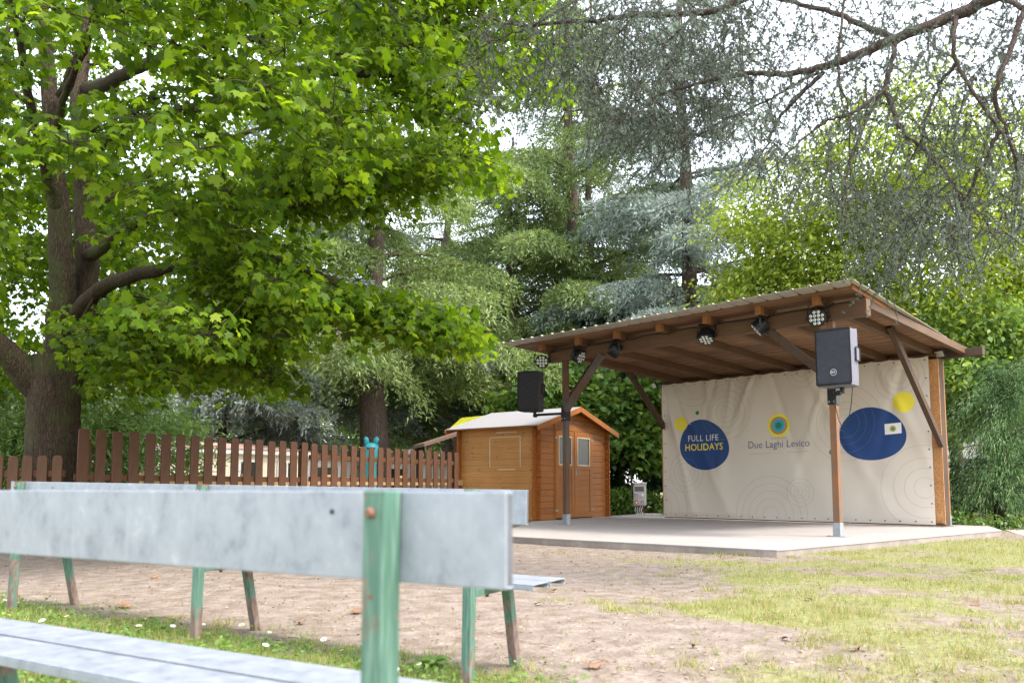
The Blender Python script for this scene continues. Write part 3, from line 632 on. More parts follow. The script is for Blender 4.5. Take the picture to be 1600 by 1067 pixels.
for (xx, yy) in ((0, 0), (0, FW), (-LW, 0), (-LW, FW)):     # protruding interlocked log ends
    m = MB(); z = .02
    while z < 2.0:
        z1 = min(z + PH, 2.02); sy = -1 if yy == 0 else 1; sx = 1 if xx == 0 else -1
        y0, y1 = sorted((yy, yy + sy * .11)); x0, x1 = sorted((xx, xx + sx * .11))
        m.box(xx - .036 if sx > 0 else xx, xx if sx > 0 else xx + .036, y0, y1, z + PH / 2 + .006, min(z1 + PH / 2 - .006, 2.0))
        m.box(x0, x1, yy if sy < 0 else yy - .036, yy + .036 if sy < 0 else yy, z + .006, z1 - .006)
        z = z1
    m.box(xx - .03 if xx == 0 else xx + .004, xx - .004 if xx == 0 else xx + .03, yy - .08 if yy == 0 else yy + .004, yy - .004 if yy == 0 else yy + .08, .03, 1.98)
    m.build('log_end', M['shed_end'], SH, bevel=.006)
# roof
def roofslab(name, mat, z_off, th, x0, x1, ov, parent, apex=2.45, eave=2.02):
    m = MB(); hy = FW / 2; s = (apex - eave) / hy
    for sg in (-1, 1):
        a = (hy, apex + z_off); b = (hy + sg * (hy + ov), apex + z_off - s * (hy + ov))
        vs = [(x0, a[0], a[1]), (x1, a[0], a[1]), (x1, b[0], b[1]), (x0, b[0], b[1])]; vs += [(p[0], p[1], p[2] + th) for p in vs]
        fs = [(0, 1, 2, 3), (7, 6, 5, 4), (0, 4, 5, 1), (1, 5, 6, 2), (2, 6, 7, 3), (3, 7, 4, 0)]
        m.add(vs, fs if sg < 0 else [f[::-1] for f in fs])
    return m.build(name, mat, parent)
rb = roofslab('roof', M['shed_trim'], .012, .025, -LW - .22, .20, .22, SH); roofslab('roof_felt', M['felt'], .038, .008, -LW - .235, .215, .235, rb)
for sg in (-1, 1):
    for xx in (.215, -LW - .235):
        hy = FW / 2; s = .43 / hy; m = MB(); a = (xx, hy, 2.465 - .03); b = (xx, hy + sg * (hy + .25), 2.465 - .03 - s * (hy + .25)); m.beam(a, b, .022, .115); m.build('barge_board', M['shed_trim'], rb, bevel=.004)
# doors
m = MB(); m.box(-.03, .018, .66, .70, 0.03, 2.072); m.box(-.03, .018, 2.20, 2.24, .03, 2.072); m.box(-.03, .018, .70, 2.20, 1.955, 2.072); m.build('door_frame', M['shed_trim'], SH, bevel=.004)
for (y0, y1, hs) in ((.705, 1.44, 1), (1.455, 2.195, 0)):
    m = MB(); st = .105
    m.box(.0, .03, y0, y0 + st, .05, 1.95); m.box(.0, .03, y1 - st, y1, .05, 1.95); m.box(.0, .03, y0 + st, y1 - st, .05, .17); m.box(.0, .03, y0 + st, y1 - st, 1.83, 1.95); m.box(.0, .03, y0 + st, y1 - st, 1.10, 1.19)
    z = .17
    while z < 1.09: z1 = min(z + .116, 1.10); m.box(.0, .018, y0 + st, y1 - st, z + .003, z1 - .003); m.box(-.005, .010, y0 + st, y1 - st, z, z1); z = z1
    d = m.build('door', M['shed_trim'], SH, bevel=.004)
    m = MB(); m.box(.008, .014, y0 + st, y1 - st, 1.19, 1.83); gl = m.build('window', M['glass_dark'], d)
    m = MB(); 
    for (a, b, c_, e) in ((y0 + st, y1 - st, 1.19, 1.215), (y0 + st, y1 - st, 1.805, 1.83), (y0 + st, y0 + st + .022, 1.215, 1.805), (y1 - st - .022, y1 - st, 1.215, 1.805)): m.box(.015, .034, a, b, c_, e)
    m.build('window_frame', M['tape'], gl)
    m = MB(); yh = y1 - .01 if hs == 0 else y0 + .01
    for z_ in (.22, 1.78): m.box(.0305, .036, yh - .05, yh + .05, z_ - .02, z_ + .02)
    m.build('hinges', M['steelbright'], d)
m = MB(); m.box(.031, .037, 1.48, 1.52, .98, 1.12); m.tube([(.036, 1.50, 1.09), (.07, 1.50, 1.09), (.07, 1.58, 1.09)], .008, 8); m.build('door_handle', M['steelbright'], SH)
m = MB()   # chalk-like white outline strips on the side wall
for (x0, x1, z0, z1) in ((-1.22, -.42, 1.78, 1.795), (-1.24, -1.225, 1.15, 1.78), (-.42, -.405, 1.15, 1.79), (-1.05, -.5, 1.88, 1.90), (-1.0, -.55, 1.085, 1.10)): m.box(x0, x1, -.003, .0, z0, z1)
m.build('white_outline', M['tape'], SH)
m = MB(); m.box(-LW - .1, .1, -.1, FW + .1, -.15, .018); m.build('plinth', M['slab_edge'], SH)
# ------------------------------------------------------------------ benches
def c_channel(mb, x0, x1, y, z0, z1, depth, th=.004, vertical=True):
    """channel along X; vertical: web faces -Y ; flat: web faces +Z"""
    if vertical:
        mb.box(x0, x1, y, y + th, z0, z1); mb.box(x0, x1, y + th + .0002, y + depth, z1 - th, z1 - .0003); mb.box(x0, x1, y + th + .0002, y + depth, z0 + .0003, z0 + th)
    else:
        mb.box(x0, x1, y, y + depth, z1 - th, z1); mb.box(x0, x1, y + .0003, y + th, z0, z1 - th - .0002); mb.box(x0, x1, y + depth - th, y + depth - .0003, z0, z1 - th - .0002)
        mb.box(x0, x1, y + th + .0002, y + .016, z0 + .0002, z0 + th); mb.box(x0, x1, y + depth - .016, y + depth - th - .0002, z0 + .0002, z0 + th)
def bench(loc, rz, tilt, label, ext, posts=(0, -1.6, -3.2), left=.13, ztop=.745, base=-.07):
    t = thing('park_bench', label, 'bench', loc, 0, 'galvanised steel benches with green legs', rot=(0, tilt, rz))
    m = MB(); c_channel(m, posts[-1] - left, posts[0] + ext, .0215, ztop - .137, ztop, .020); bk = m.build('backrest', M['galv'], t, bevel=.0022)
    m = MB()
    for (x, z) in ((-.09 - .03, ztop - .033), (-1.6 + .34, ztop - .035), (-2.9, ztop - .034)): m.disc((x, .0208, z), (0, -1, 0), .0042, 12, 0, .0008)
    m.build('drilled_holes', M['blackplastic'], bk)
    m = MB(); m.box(posts[0] + ext - .004, posts[0] + ext - .0012, .0258, .0412, ztop - .1325, ztop - .0045); m.build('end_plate', M['galvdark'], bk)
    for i, y in enumerate((.085, .240)):
        m = MB(); c_channel(m, posts[-1] - left, posts[0] + ext, y, .345, .369, .14, vertical=False); m.build('seat_plank', M['galv'], t, bevel=.002)
    for x in posts:
        m = MB(); m.box(x - .0205, x + .0205, -.0205, .0205, base, ztop - .003); p = m.build('post', M['green'], t, bevel=.003)
        m = MB(); m.box(x - .0208, x + .0208, -.0208, .0208, ztop - .006, ztop + .0005); m.build('post_cap', M['rust'] if x < 0 else M['green'], p, bevel=.002)
        m = MB(); zb = ztop - .032; m.tube([(x - .004, -.0205, zb), (x - .004, -.0235, zb), (x - .004, -.030, zb)], [.0085, .0085, .0055], 12); m.disc((x - .003, -.0207, ztop - .155), (0, -1, 0), .004, 10, 0, .0006); m.build('bolt', M['rust'], p, smooth=False)
        m = MB(); m.beam((x, .021, .325), (x, .365, .328), .036, .03); sb_ = m.build('seat_bar', M['green_leg'], t, bevel=.003)
        m = MB(); m.tube([(x, .14, .308), (x, .14, .298)], .008, 8); m.tube([(x, .29, .315), (x, .29, .305)], .008, 8); m.build('bolt', M['rust'], sb_)
        m = MB(); m.beam((x, .31, .312), (x, .40, base), .04, .04, (0, 1, 0)); m.build('front_leg', M['green_leg'], t, bevel=.003)
    return t
bench((-.196, 1.235, 0), R(-30.3), 0, 'nearest galvanised bench with blurred backrest close to the camera', .205)
m = bench((-.176, 3.33, 0), R(-29.4), R(.78), 'second galvanised bench standing between the nearest bench and the stage', .245)
# ------------------------------------------------------------------ fences
def picket_fence(P0, P1, n, wd, z_top, rails, label, name='picket_fence', gap_post=(), jitter=.008, round_=.03, zb=.05):
    P0 = Vector(P0); P1 = Vector(P1); d = P1 - P0; Ln = d.length; az = math.atan2(d.y, d.x)
    t = thing(name, label, 'fence', (P0.x, P0.y, 0), az, 'brown wooden picket fencing')
    rnd = random.Random(n)
    for i in range(n):
        x = Ln * i / (n - 1); w2 = wd * (.96 + .08 * rnd.random()); zt = z_top + rnd.uniform(-jitter, jitter); r = round_
        prof = [(-w2 / 2, zb), (w2 / 2, zb), (w2 / 2, zt - r), (w2 / 2 - r * .3, zt - r * .3), (w2 / 2 - r, zt), (-w2 / 2 + r, zt), (-w2 / 2 + r * .3, zt - r * .3), (-w2 / 2, zt - r)]
        m = MB(); k_ = len(prof); lean = rnd.uniform(-.006, .006)
        vs = [(a + lean * b, -.011, b) for a, b in prof] + [(a + lean * b, .011, b) for a, b in prof]
        m.add(vs, [tuple(range(k_)), tuple(range(k_, 2 * k_))[::-1]] + [((i2 + 1) % k_, i2, k_ + i2, k_ + (i2 + 1) % k_) for i2 in range(k_)])
        m.build('picket', M['fence'], t, loc=(x, 0, 0), bevel=.003)
    for z in rails: m = MB(); m.box(-.08, Ln + .08, .012, .05, z - .04, z + .04); m.build('rail', M['fence_rail'], t, bevel=.004)
    for x in gap_post: m = MB(); m.box(x - .045, x + .045, .052, .14, -.1, z_top - .12); m.build('post', M['fence_rail'], t, bevel=.004)
    return t
fa, fb = Vector((-5.52, 10.45, 0)), Vector((-1.19, 17.35, 0)); fd = (fb - fa) / 35
picket_fence(fa, fa + fd * 16.4, 17, .142, 1.505, (.885, .30), 'tall brown picket fence panel right of the maple trunk', gap_post=(.1, 3.85))
picket_fence(fa + fd * 17.35, fb, 18, .142, 1.50, (1.27, .90, .30), 'tall brown picket fence panel ending at the pine shed', gap_post=(.1, 4.1), jitter=.006)
picket_fence((-8.2, 10.35, 0), (-5.74, 10.28, 0), 14, .128, 1.155, (.93, .35), 'low brown picket fence with rounded tops in front of the maple trunk', gap_post=(.3, 2.3), round_=.042)
# pale rail fence behind
t = thing('rail_fence', 'pale wooden rail fence running behind the tall brown pickets', 'fence', (-6.0, 13.2, 0), math.atan2(5.3, 5.2))
for z in (.86, .52): m = MB(); m.box(0, 7.2, -.02, .02, z - .06, z + .06); m.build('rail', M['palewood'], t, bevel=.005)
for i in range(5): m = MB(); m.box(i * 1.75, i * 1.75 + .09, .022, .10, -.05, 1.0); m.build('post', M['palewood'], t, bevel=.005)
# ------------------------------------------------------------------ far bungalows etc
def bungalow(loc, az, Lx, D_, H, label, roofm, wallm, wins):
    t = thing('bungalow', label, 'building', loc, az, 'low bungalows behind the fence')
    m = MB(); m.box(0, Lx, 0, D_, 0, H); wl = m.build('wall', wallm, t)
    m = MB(); m.prism([(-.12, -.15), (Lx + .12, -.15), (Lx + .12, D_ + .15), (-.12, D_ + .15)], H, H + .12); rf = m.build('roof', M['whitewall'], t, bevel=.02)
    m = MB(); hh = H + .121; r = .2; m.add([(-.15, -.18, hh), (Lx + .15, -.18, hh), (Lx + .15, D_ + .18, hh), (-.15, D_ + .18, hh), (.8, D_ / 2, hh + r), (Lx - .8, D_ / 2, hh + r)], [(0, 1, 5, 4), (1, 2, 5), (2, 3, 4, 5), (3, 0, 4), (3, 2, 1, 0)])
    m.build('roof_tiles', roofm, rf)
    for (x, w_, z0, z1) in wins:
        m = MB(); m.box(x, x + w_, -.03, .02, z0, z1); wn = m.build('window', M['glass_dark'], wl); m = MB()
        for b in ((x - .06, x, -.045, 0, z0 - .06, z1 + .06), (x + w_, x + w_ + .06, -.045, 0, z0 - .06, z1 + .06), (x, x + w_, -.045, 0, z1, z1 + .06), (x, x + w_, -.045, 0, z0 - .06, z0), (x + w_ / 2 - .02, x + w_ / 2 + .02, -.045, -.031, z0, z1)): m.box(*b)
        m.build('window_frame', M['white'], wn)
    m = MB()
    for i in range(int(Lx / .35)): m.box(i * .35, i * .35 + .012, -.008, -.001, .1, H - .02)
    m.build('panel_seams', M['whitewall'], wl)
bungalow((-7.62, 17.5, -.5), R(46), 3.6, 2.4, 2.02, 'cream bungalow with tiled roof behind the fence, nearer the maple', M['terracotta'], M['cream'], ((1.9, .35, 1.3, 1.85), (2.9, .4, 1.3, 1.85)))
bungalow((-6.0, 20.9, -.5), R(47), 6.6, 2.4, 2.0, 'white bungalow with red roof edge behind the fence, nearer the shed', M['terracotta'], M['whitewall'], ((1.0, .8, 1.2, 1.8), (3.4, .8, 1.2, 1.8)))
bungalow((15.5, 30.0, 0), R(-25), 7.0, 4, 2.7, 'white house glimpsed between the stage and the drooping conifer', M['tiles'], M['whitewall'], ((.8, 1.0, .9, 1.8), (3.5, 1.0, .9, 1.8)))
p = at(254, 690, 22); t = thing('lamp_post', 'thin pale grey lamp post standing behind the fence under the maple', 'lamp post', (p.x, p.y, 0))
m = MB(); m.tube([(0, 0, 0), (0, 0, 3.6)], [.075, .05], 12); m.build('pole', M['pole'], t, smooth=True)
m = MB(); m.tube([(0, 0, 3.6), (0, 0, 3.66), (0, 0, 3.85), (0, 0, 3.9)], [.05, .12, .2, .06], 14); m.build('lamp_head', M['pole'], t, smooth=True)
# turquoise playground figure
p = at(580, 703, 21); t = thing('playground_figure', 'turquoise playground figure with two round ears peeping over the fence', 'playground toy', (p.x, p.y, 0), R(8))
m = MB(); m.tube([(0, 0, 0), (0, 0, .9), (0, 0, 1.3), (0, 0, 1.62), (0, 0, 1.82), (0, 0, 1.87)], [.16, .17, .15, .22, .2, .1], 16); m.build('body', M['teal'], t, smooth=True)
t.scale = (.9, .9, 1.02)
for s in (-1, 1):
    m = MB(); m.tube([(s * .12, 0, 1.83), (s * .15, 0, 1.98), (s * .13, 0, 2.02)], [.07, .075, .04], 10); m.build('ear', M['teal'], t, smooth=True)
    m = MB(); m.disc((s * .09, -.205, 1.72), (0, -1, 0), .035, 10, 0, .01); m.build('eye', M['boxdark'], t)
for k_, (px, py, Y, lab) in enumerate(((642, 706, 22, 'grey domed playground cap above the fence, left of the small one'), (657, 708, 23, 'small white domed cap above the fence near the shed'))):
    p = at(px, py, Y); t = thing('domed_post', lab, 'post', (p.x, p.y, 0)); m = MB(); m.tube([(0, 0, 0), (0, 0, p.z - .1)], .06, 10); m.build('post', M['pole'], t)
    r = .15 if k_ == 0 else .1; m = MB(); m.tube([(0, 0, p.z - .1), (0, 0, p.z - .02), (0, 0, p.z + .05), (0, 0, p.z + .08)], [r, r, r * .7, r * .2], 14); m.build('dome', M['pole'] if k_ == 0 else M['white'], t, smooth=True)
# playhouse with yellow roof, brown lean-to
t = thing('playhouse', 'wooden playhouse tower with bright yellow roof behind the pine shed', 'playhouse', (-1.05, 21.3, 0), R(-12))
for (x, y) in ((-.45, 0), (.45, 0), (-.45, .9), (.45, .9)): m = MB(); m.box(x - .05, x + .05, y - .05, y + .05, 0, 2.35); m.build('post', M['fence'], t, bevel=.005)
m = MB(); m.box(-.5, .5, -.05, .95, 1.0, 1.08); m.build('floor', M['palewood'], t)
m = MB(); m.add([(-.62, -.15, 2.22), (.50, -.15, 2.38), (.66, .45, 2.68), (-.42, .45, 2.60), (-.62, -.15, 2.25), (.50, -.15, 2.41), (.66, .45, 2.71), (-.42, .45, 2.63)], [(3, 2, 1, 0), (4, 5, 6, 7), (0, 1, 5, 4), (1, 2, 6, 5), (2, 3, 7, 6), (3, 0, 4, 7)])
m.add([(-.62, 1.05, 2.22), (.50, 1.05, 2.38), (.66, .455, 2.68), (-.42, .455, 2.60), (-.62, 1.05, 2.25), (.50, 1.05, 2.41), (.66, .455, 2.71), (-.42, .455, 2.63)], [(0, 1, 2, 3), (7, 6, 5, 4), (4, 5, 1, 0), (5, 6, 2, 1), (6, 7, 3, 2), (7, 4, 0, 3)])
m.build('roof', M['yellow'], t)
t = thing('lean_to', 'weathered brown lean-to roof between the fence end and the pine shed', 'shelter', (-1.75, 19.6, 0), R(20))
m = MB(); m.add([(-.45, -.3, 1.72), (1.3, -.3, 2.30), (1.3, 1.0, 2.30), (-.45, 1.0, 1.72), (-.45, -.3, 1.80), (1.3, -.3, 2.38), (1.3, 1.0, 2.38), (-.45, 1.0, 1.80)], [(3, 2, 1, 0), (4, 5, 6, 7), (0, 1, 5, 4), (1, 2, 6, 5), (2, 3, 7, 6), (3, 0, 4, 7)]); m.build('roof', M['tiles'], t)
for (x, y, h) in ((-.3, -.2, 1.75), (-.3, .9, 1.75), (1.2, -.2, 2.2), (1.2, .9, 2.2)): m = MB(); m.box(x - .05, x + .05, y - .05, y + .05, 0, h); m.build('post', M['fence'], t)
# dry stone wall
rn = random.Random(5); t = thing('dry_stone_wall', 'low dry stone wall of tan blocks behind the drooping conifer', 'wall', (12.2, 21.2, 0), R(-12))
m = MB(); z = 0
while z < 1.05:
    h = rn.uniform(.13, .2); x = -1.5 + rn.uniform(0, .2)
    while x < 6: w_ = rn.uniform(.22, .55); j = rn.uniform(-.025, .025); m.box(x, x + w_ - .015, j, .4 + j, z, z + h - .012); x += w_
    z += h
m.build('stone_courses', M['stone'], t, bevel=.02)
# ------------------------------------------------------------------ foliage tools
def rot_frames(d, roll):
    """orthonormal frames with y axis along d"""
    d = d / np.linalg.norm(d, axis=1, keepdims=True); ref = np.tile([0., 0., 1.], (len(d), 1)); ref[np.abs(d[:, 2]) > .95] = [1, 0, 0]
    x = np.cross(d, ref); x /= np.linalg.norm(x, axis=1, keepdims=True); z = np.cross(x, d)
    c, s = np.cos(roll)[:, None], np.sin(roll)[:, None]; return x * c + z * s, d, z * c - x * s
def scatter(shape, P, d, roll, size, sx=None):
    """instances of flat polygon 'shape' (k,3) -> one mesh array"""
    X, Y, Z = rot_frames(d, roll); k = len(shape); s = size[:, None, None]; S = np.asarray(shape)[None]
    sxx = s if sx is None else sx[:, None, None]
    V = P[:, None] + X[:, None] * S[..., 0:1] * sxx + Y[:, None] * S[..., 1:2] * s + Z[:, None] * S[..., 2:3] * s
    return V.reshape(-1, 3), k
MAPLE = [(0, 0, 0), (.17, -.05, .0), (.40, -.02, -.05), (.33, .14, -.02), (.62, .34, -.10), (.52, .42, -.07), (.58, .60, -.10), (.34, .54, -.03), (.20, .60, -.02), (.24, .80, -.06), (.12, .80, -.04), (0, 1.02, -.12),
         (-.12, .80, -.04), (-.24, .80, -.06), (-.20, .60, -.02), (-.34, .54, -.03), (-.58, .60, -.10), (-.52, .42, -.07), (-.62, .34, -.10), (-.33, .14, -.02), (-.40, -.02, -.05), (-.17, -.05, .0)]
OVAL = [(0, 0, 0), (.26, .3, .03), (.24, .62, .02), (0, 1, -.08), (-.24, .62, .02), (-.26, .3, .03)]
LOBE = [(0, 0, 0), (.38, .05, -.03), (.5, .42, -.06), (.28, .5, 0), (.22, .78, -.04), (0, 1, -.1), (-.22, .78, -.04), (-.28, .5, 0), (-.5, .42, -.06), (-.38, .05, -.03)]
BLADE = [(-.5, 0, 0), (.5, 0, 0), (0, 1, 0)]
def polys(name, V, k, mat, parent=None, loc=None):
    n = len(V) // k
    if loc is not None: V = V - np.array(loc)
    return npmesh(name, V, np.full(n, k), np.arange(n * k), mat, parent)
def bez(P, n=24):
    """smooth polyline through points (Catmull-Rom)"""
    P = [Vector(p) for p in P]; Q = [P[0] * 2 - P[1]] + P + [P[-1] * 2 - P[-2]]; out = []
    per = max(2, n // (len(P) - 1))
    for i in range(1, len(Q) - 2):
        for j in range(per):
            t = j / per; a, b, c, d = Q[i - 1], Q[i], Q[i + 1], Q[i + 2]
            out.append(.5 * ((2 * b) + (c - a) * t + (2 * a - 5 * b + 4 * c - d) * t * t + (3 * b - a - 3 * c + d) * t ** 3))
    out.append(P[-1]); return out
class Skeleton:
    def __init__(s): s.mb = MB(); s.n = []; s.r = []
    def limb(s, pts, r0, r1, n=10, steps=24, wob=.0):
        p = bez(pts, steps); k = len(p); rr = [r0 + (r1 - r0) * (i / (k - 1)) ** .8 for i in range(k)]
        if wob: p = [q + Vector((random.gauss(0, wob), random.gauss(0, wob), random.gauss(0, wob))) if 0 < i < k - 1 else q for i, q in enumerate(p)]
        s.mb.tube(p, rr, n)
        s.n += [tuple(q) for q in p]; s.r += rr
        return p
    def grow(s, targets, rtip, rbase, n=4, sag=.05, step=.35, seed=0):
        """join every target to the nearest wood already there, nearest first"""
        nodes = np.array(s.n); rad = np.array(s.r); T = np.asarray(targets)
        d0 = np.array([np.min(((nodes - t) ** 2).sum(1)) for t in T]); rnd = random.Random(seed)
        for i in np.argsort(d0):
            t = T[i]; d = ((nodes - t) ** 2).sum(1) * (1 + .35 * (t[2] < nodes[:, 2] - .1)); j = int(np.argmin(d)); a = nodes[j]; L_ = math.sqrt(d[j])
            if L_ < .02: continue
            k = max(2, int(L_ / step) + 1); rb = min(rad[j] * .7, rbase * (.3 + .7 * min(1, L_))); pts = []
            for q in range(k + 1):
                f = q / k; p = a + (t - a) * f; p = p + np.array([rnd.gauss(0, .03), rnd.gauss(0, .03), rnd.gauss(0, .02)]) * L_ * (0 < q < k); p[2] += sag * L_ * math.sin(PI * f); pts.append(p)
            rr = [rb + (rtip - rb) * (q / k) for q in range(k + 1)]; s.mb.tube([Vector(p) for p in pts], rr, n, cap=False)
            nodes = np.vstack([nodes, np.array(pts[1:])]); rad = np.concatenate([rad, rr[1:]])
def inpoly(px, py, poly):
    poly = np.asarray(poly, float); x, y = np.asarray(px), np.asarray(py); ins = np.zeros(x.shape, bool); n = len(poly); j = n - 1
    for i in range(n):
        xi, yi = poly[i]; xj, yj = poly[j]; c = ((yi > y) != (yj > y)) & (x < (xj - xi) * (y - yi) / (yj - yi + 1e-9) + xi); ins ^= c; j = i
    return ins
# ------------------------------------------------------------------ the maple
def maple():
    base = at(86, 752, 11.4); bx, by = base.x, base.y
    T = thing('maple_tree', 'big maple with forked trunk and broad green crown behind the low fence on the left', 'tree', (bx, by, 0))
    S = Skeleton(); P = lambda px, py, Y: at(px, py, Y)
    m = S.mb
    S.limb([(bx, by, -.1), (bx, by, .4), P(82, 690, 11.4), P(84, 640, 11.4), P(88, 590, 11.4), P(92, 555, 11.4)], .36, .33, 18, 20, .006)
    S.limb([P(95, 590, 11.4), P(96, 530, 11.35), P(98, 470, 11.3), P(96, 400, 11.2), P(92, 330, 11.1), P(85, 250, 11), P(78, 160, 10.9), P(70, 60, 10.8), P(60, -80, 10.7), P(70, -300, 10.6)], .235, .06, 12, 40, .008)
    S.limb([P(100, 600, 11.4), P(118, 545, 11.5), P(130, 480, 11.6), P(136, 400, 11.6), P(130, 330, 11.7), P(128, 240, 11.7), P(122, 150, 11.8), P(135, 60, 12), P(150, -100, 12)], .235, .07, 12, 40, .008)
    S.limb([P(70, 610, 11.4), P(35, 580, 11.2), P(5, 545, 11.0), P(-60, 500, 10.7), P(-150, 400, 10.2), P(-260, 260, 10)], .25, .07, 12, 26, .008)
    S.limb([P(113, 515, 11.3), P(128, 480, 11.0), P(160, 450, 10.6), P(200, 433, 10.2), P(260, 418, 9.8), P(330, 398, 9.4), P(410, 400, 9.2), P(520, 440, 9.1), P(620, 478, 9.2), P(700, 498, 9.3), P(765, 520, 9.4)], .13, .018, 10, 40, .01)
    S.limb([P(132, 400, 11.6), P(160, 388, 11), P(190, 360, 10.6), P(240, 340, 10.2), P(330, 320, 9.8), P(450, 320, 9.6), P(560, 300, 9.6), P(680, 250, 9.6), P(760, 250, 9.6)], .10, .016, 8, 30, .01)
    S.limb([P(138, 140, 11.8), P(170, 130, 11), P(215, 105, 10), P(290, 80, 9), P(400, 60, 8.4), P(480, 30, 8)], .12, .02, 8, 26, .01)
    S.limb([P(560, 118, 10.2), P(640, 60, 10.6), P(740, 10, 11), P(840, -40, 11.4)], .03, .01, 6, 16, .01)
    S.limb([P(128, 250, 11.7), P(200, 200, 11.2), P(330, 160, 10.6), P(460, 110, 10.2), P(560, 118, 10.2), P(650, 115, 10.3), P(720, 95, 10.4), P(800, 60, 10.5)], .10, .015, 8, 30, .01)
    S.limb([P(92, 330, 11.1), P(70, 260, 10.6), P(50, 180, 9.8), P(30, 60, 9), P(0, -60, 8.4)], .10, .03, 8, 24, .01)
    S.limb([P(88, 250, 11), P(95, 170, 10.4), P(130, 80, 9.4), P(160, -20, 8.6)], .07, .02, 8, 22, .01)
    S.limb([P(130, 480, 11.6), P(170, 500, 12), P(230, 510, 12.6), P(300, 500, 13), P(380, 480, 13.4)], .07, .015, 8, 20, .01)
    S.limb([P(96, 150, 10.8), P(160, 20, 9.6), P(260, -60, 8.2), P(360, -120, 7.2)], .08, .02, 8, 20, .01)
    S.limb([P(130, 330, 11.7), P(240, 270, 13), P(380, 210, 14), P(520, 180, 14.5)], .08, .02, 8, 20, .01)
    poly = [(-420, -260), (900, -260), (835, -80), (815, 20), (790, 110), (745, 150), (750, 245), (700, 262), (672, 300), (655, 325), (560, 322), (470, 300), (425, 318), (445, 370), (520, 425), (610, 452), (690, 496), (712, 516), (690, 530), (640, 545), (560, 540),
            (470, 522), (400, 545), (345, 575), (300, 565), (262, 585), (205, 628), (150, 622), (40, 655), (-300, 700), (-420, 600)]
    rng = np.random.default_rng(3); C = []
    hole = [(-20, 330), (30, 300), (165, 300), (200, 470), (165, 560), (130, 800), (-20, 800)]
    while len(C) < 700:
        n = 4000; px = rng.uniform(-420, 880, n); py = rng.uniform(-260, 690, n); ok = inpoly(px, py, poly)
        Y = rng.uniform(6.0, 16, n)
        for a, b, y_, o in zip(px, py, Y, ok):
            if not o or len(C) >= 700: continue
            p = at(a, b, y_); z = p.z
            q = ((p.x - bx) / 7.6) ** 2 + ((p.y - by) / 6.6) ** 2 + ((z - 6.0) / 6.5) ** 2
            if q > 1.08 or z < 2.05: continue
            if q < .30 and rng.random() < .65: continue
            r_ = math.hypot(p.x - bx, p.y - by)
            if z < 3.2 - .22 * r_: continue
            if inpoly(np.array([a]), np.array([b]), hole)[0] and (y_ < 12.0 or b > 560): continue
            if b > 560 and y_ < 8: continue
            if 10 < a < 250 and 90 < b < 480 and y_ < 11.9 and rng.random() < .5: continue
            if a > 600 and b > 400 and not (8.3 < y_ < 10.6): continue
            if a > 440 and b > 380 and not (7.6 < y_ < 12): continue
            if (a < 350 and b > 480) and (p.y < by - 1.5) and a < 230: continue
            C.append((p.x, p.y, p.z))
    for k_ in range(110):   # the long lower limb and the bough above it carry their own sprays
        f = rng.random(); f = f * .86; q = P(330 + 440 * f, 405 + 118 * f + rng.normal(0, 9) + (28 * (1 - f) * rng.random()), 9.3 + rng.uniform(-.9, .9)); C.append(tuple(q))
    for k_ in range(60):
        f = rng.random(); q = P(400 + 340 * f, 300 - 60 * f + rng.normal(0, 20), 9.6 + rng.uniform(-.8, 1.2)); C.append(tuple(q))
    for k_ in range(120): q = P(rng.uniform(560, 880), rng.uniform(-150, 150), rng.uniform(9.4, 13)); C.append(tuple(q))
    for k_ in range(45): q = P(rng.uniform(120, 420), rng.uniform(470, 610 - 0), rng.uniform(9.5, 13.5)); C.append(tuple(q)) if q.z > 2.1 else None
    for k_ in range(190): q = P(rng.uniform(-100, 520), rng.uniform(-60, 480), rng.uniform(12.0, 17)); C.append(tuple(q))
    for k_ in range(60): q = P(rng.uniform(180, 420), rng.uniform(480, 600), rng.uniform(9.2, 12)); C.append(tuple(q))
    for k_ in range(90): q = P(rng.uniform(-60, 240), rng.uniform(280, 590), rng.uniform(12.3, 16)); C.append(tuple(q))
    C = np.array(C); S.grow(C, .005, .045, 5, .04, .4, 4)
    # leaves: each cluster is a layered drooping spray
    PP = []; DD = []; RR = []; SZ = []; extra = MB()
    for ci, c in enumerate(C):
        out = np.array([c[0] - bx, c[1] - by, 0]); out /= (np.linalg.norm(out) + 1e-6); n = 74 if c[2] < 4.5 else 66
        side = np.array([-out[1], out[0], 0]); rx = rng.uniform(.38, .60)
        a = rng.uniform(0, 2 * PI, n); r = np.sqrt(rng.uniform(0, 1, n)) * rx; lay = rng.integers(0, 3, n) * .10 - .10
        o = (out[None] * (np.cos(a) * r * 1.15)[:, None] + side[None] * (np.sin(a) * r * .95)[:, None]); dz = lay - .32 * (np.cos(a) * r) - .35 * r * r + rng.normal(0, .035, n)
        p = c[None] + o; p[:, 2] += dz; PP.append(p)
        dirv = o / (r[:, None] + .05) * .75 + out[None] * .35 + rng.normal(0, .35, (n, 3)); dirv[:, 2] -= rng.uniform(.1, 1.1, n); DD.append(dirv)
        RR.append(rng.normal(0, .65, n)); SZ.append(np.where(rng.random(n) < .12, 1.35, 1.0) * rng.uniform(.062, .112, n))
        for q in range(0, n, 9): extra.tube([Vector(c), Vector((c * .5 + p[q] * .5) + [0, 0, .03]), Vector(p[q])], [.006, .004, .0025], 3, cap=False)
    V, k = scatter([(a, b, c * 1.9) for a, b, c in MAPLE], np.vstack(PP), np.vstack(DD), np.concatenate(RR), np.concatenate(SZ))
    polys('crown', V, k, M['maple'], T, (bx, by, 0))
    S.mb.add(extra.v, extra.f)
    S.mb.v = [(v[0] - bx, v[1] - by, v[2]) for v in S.mb.v]; nt = len(S.mb.f)
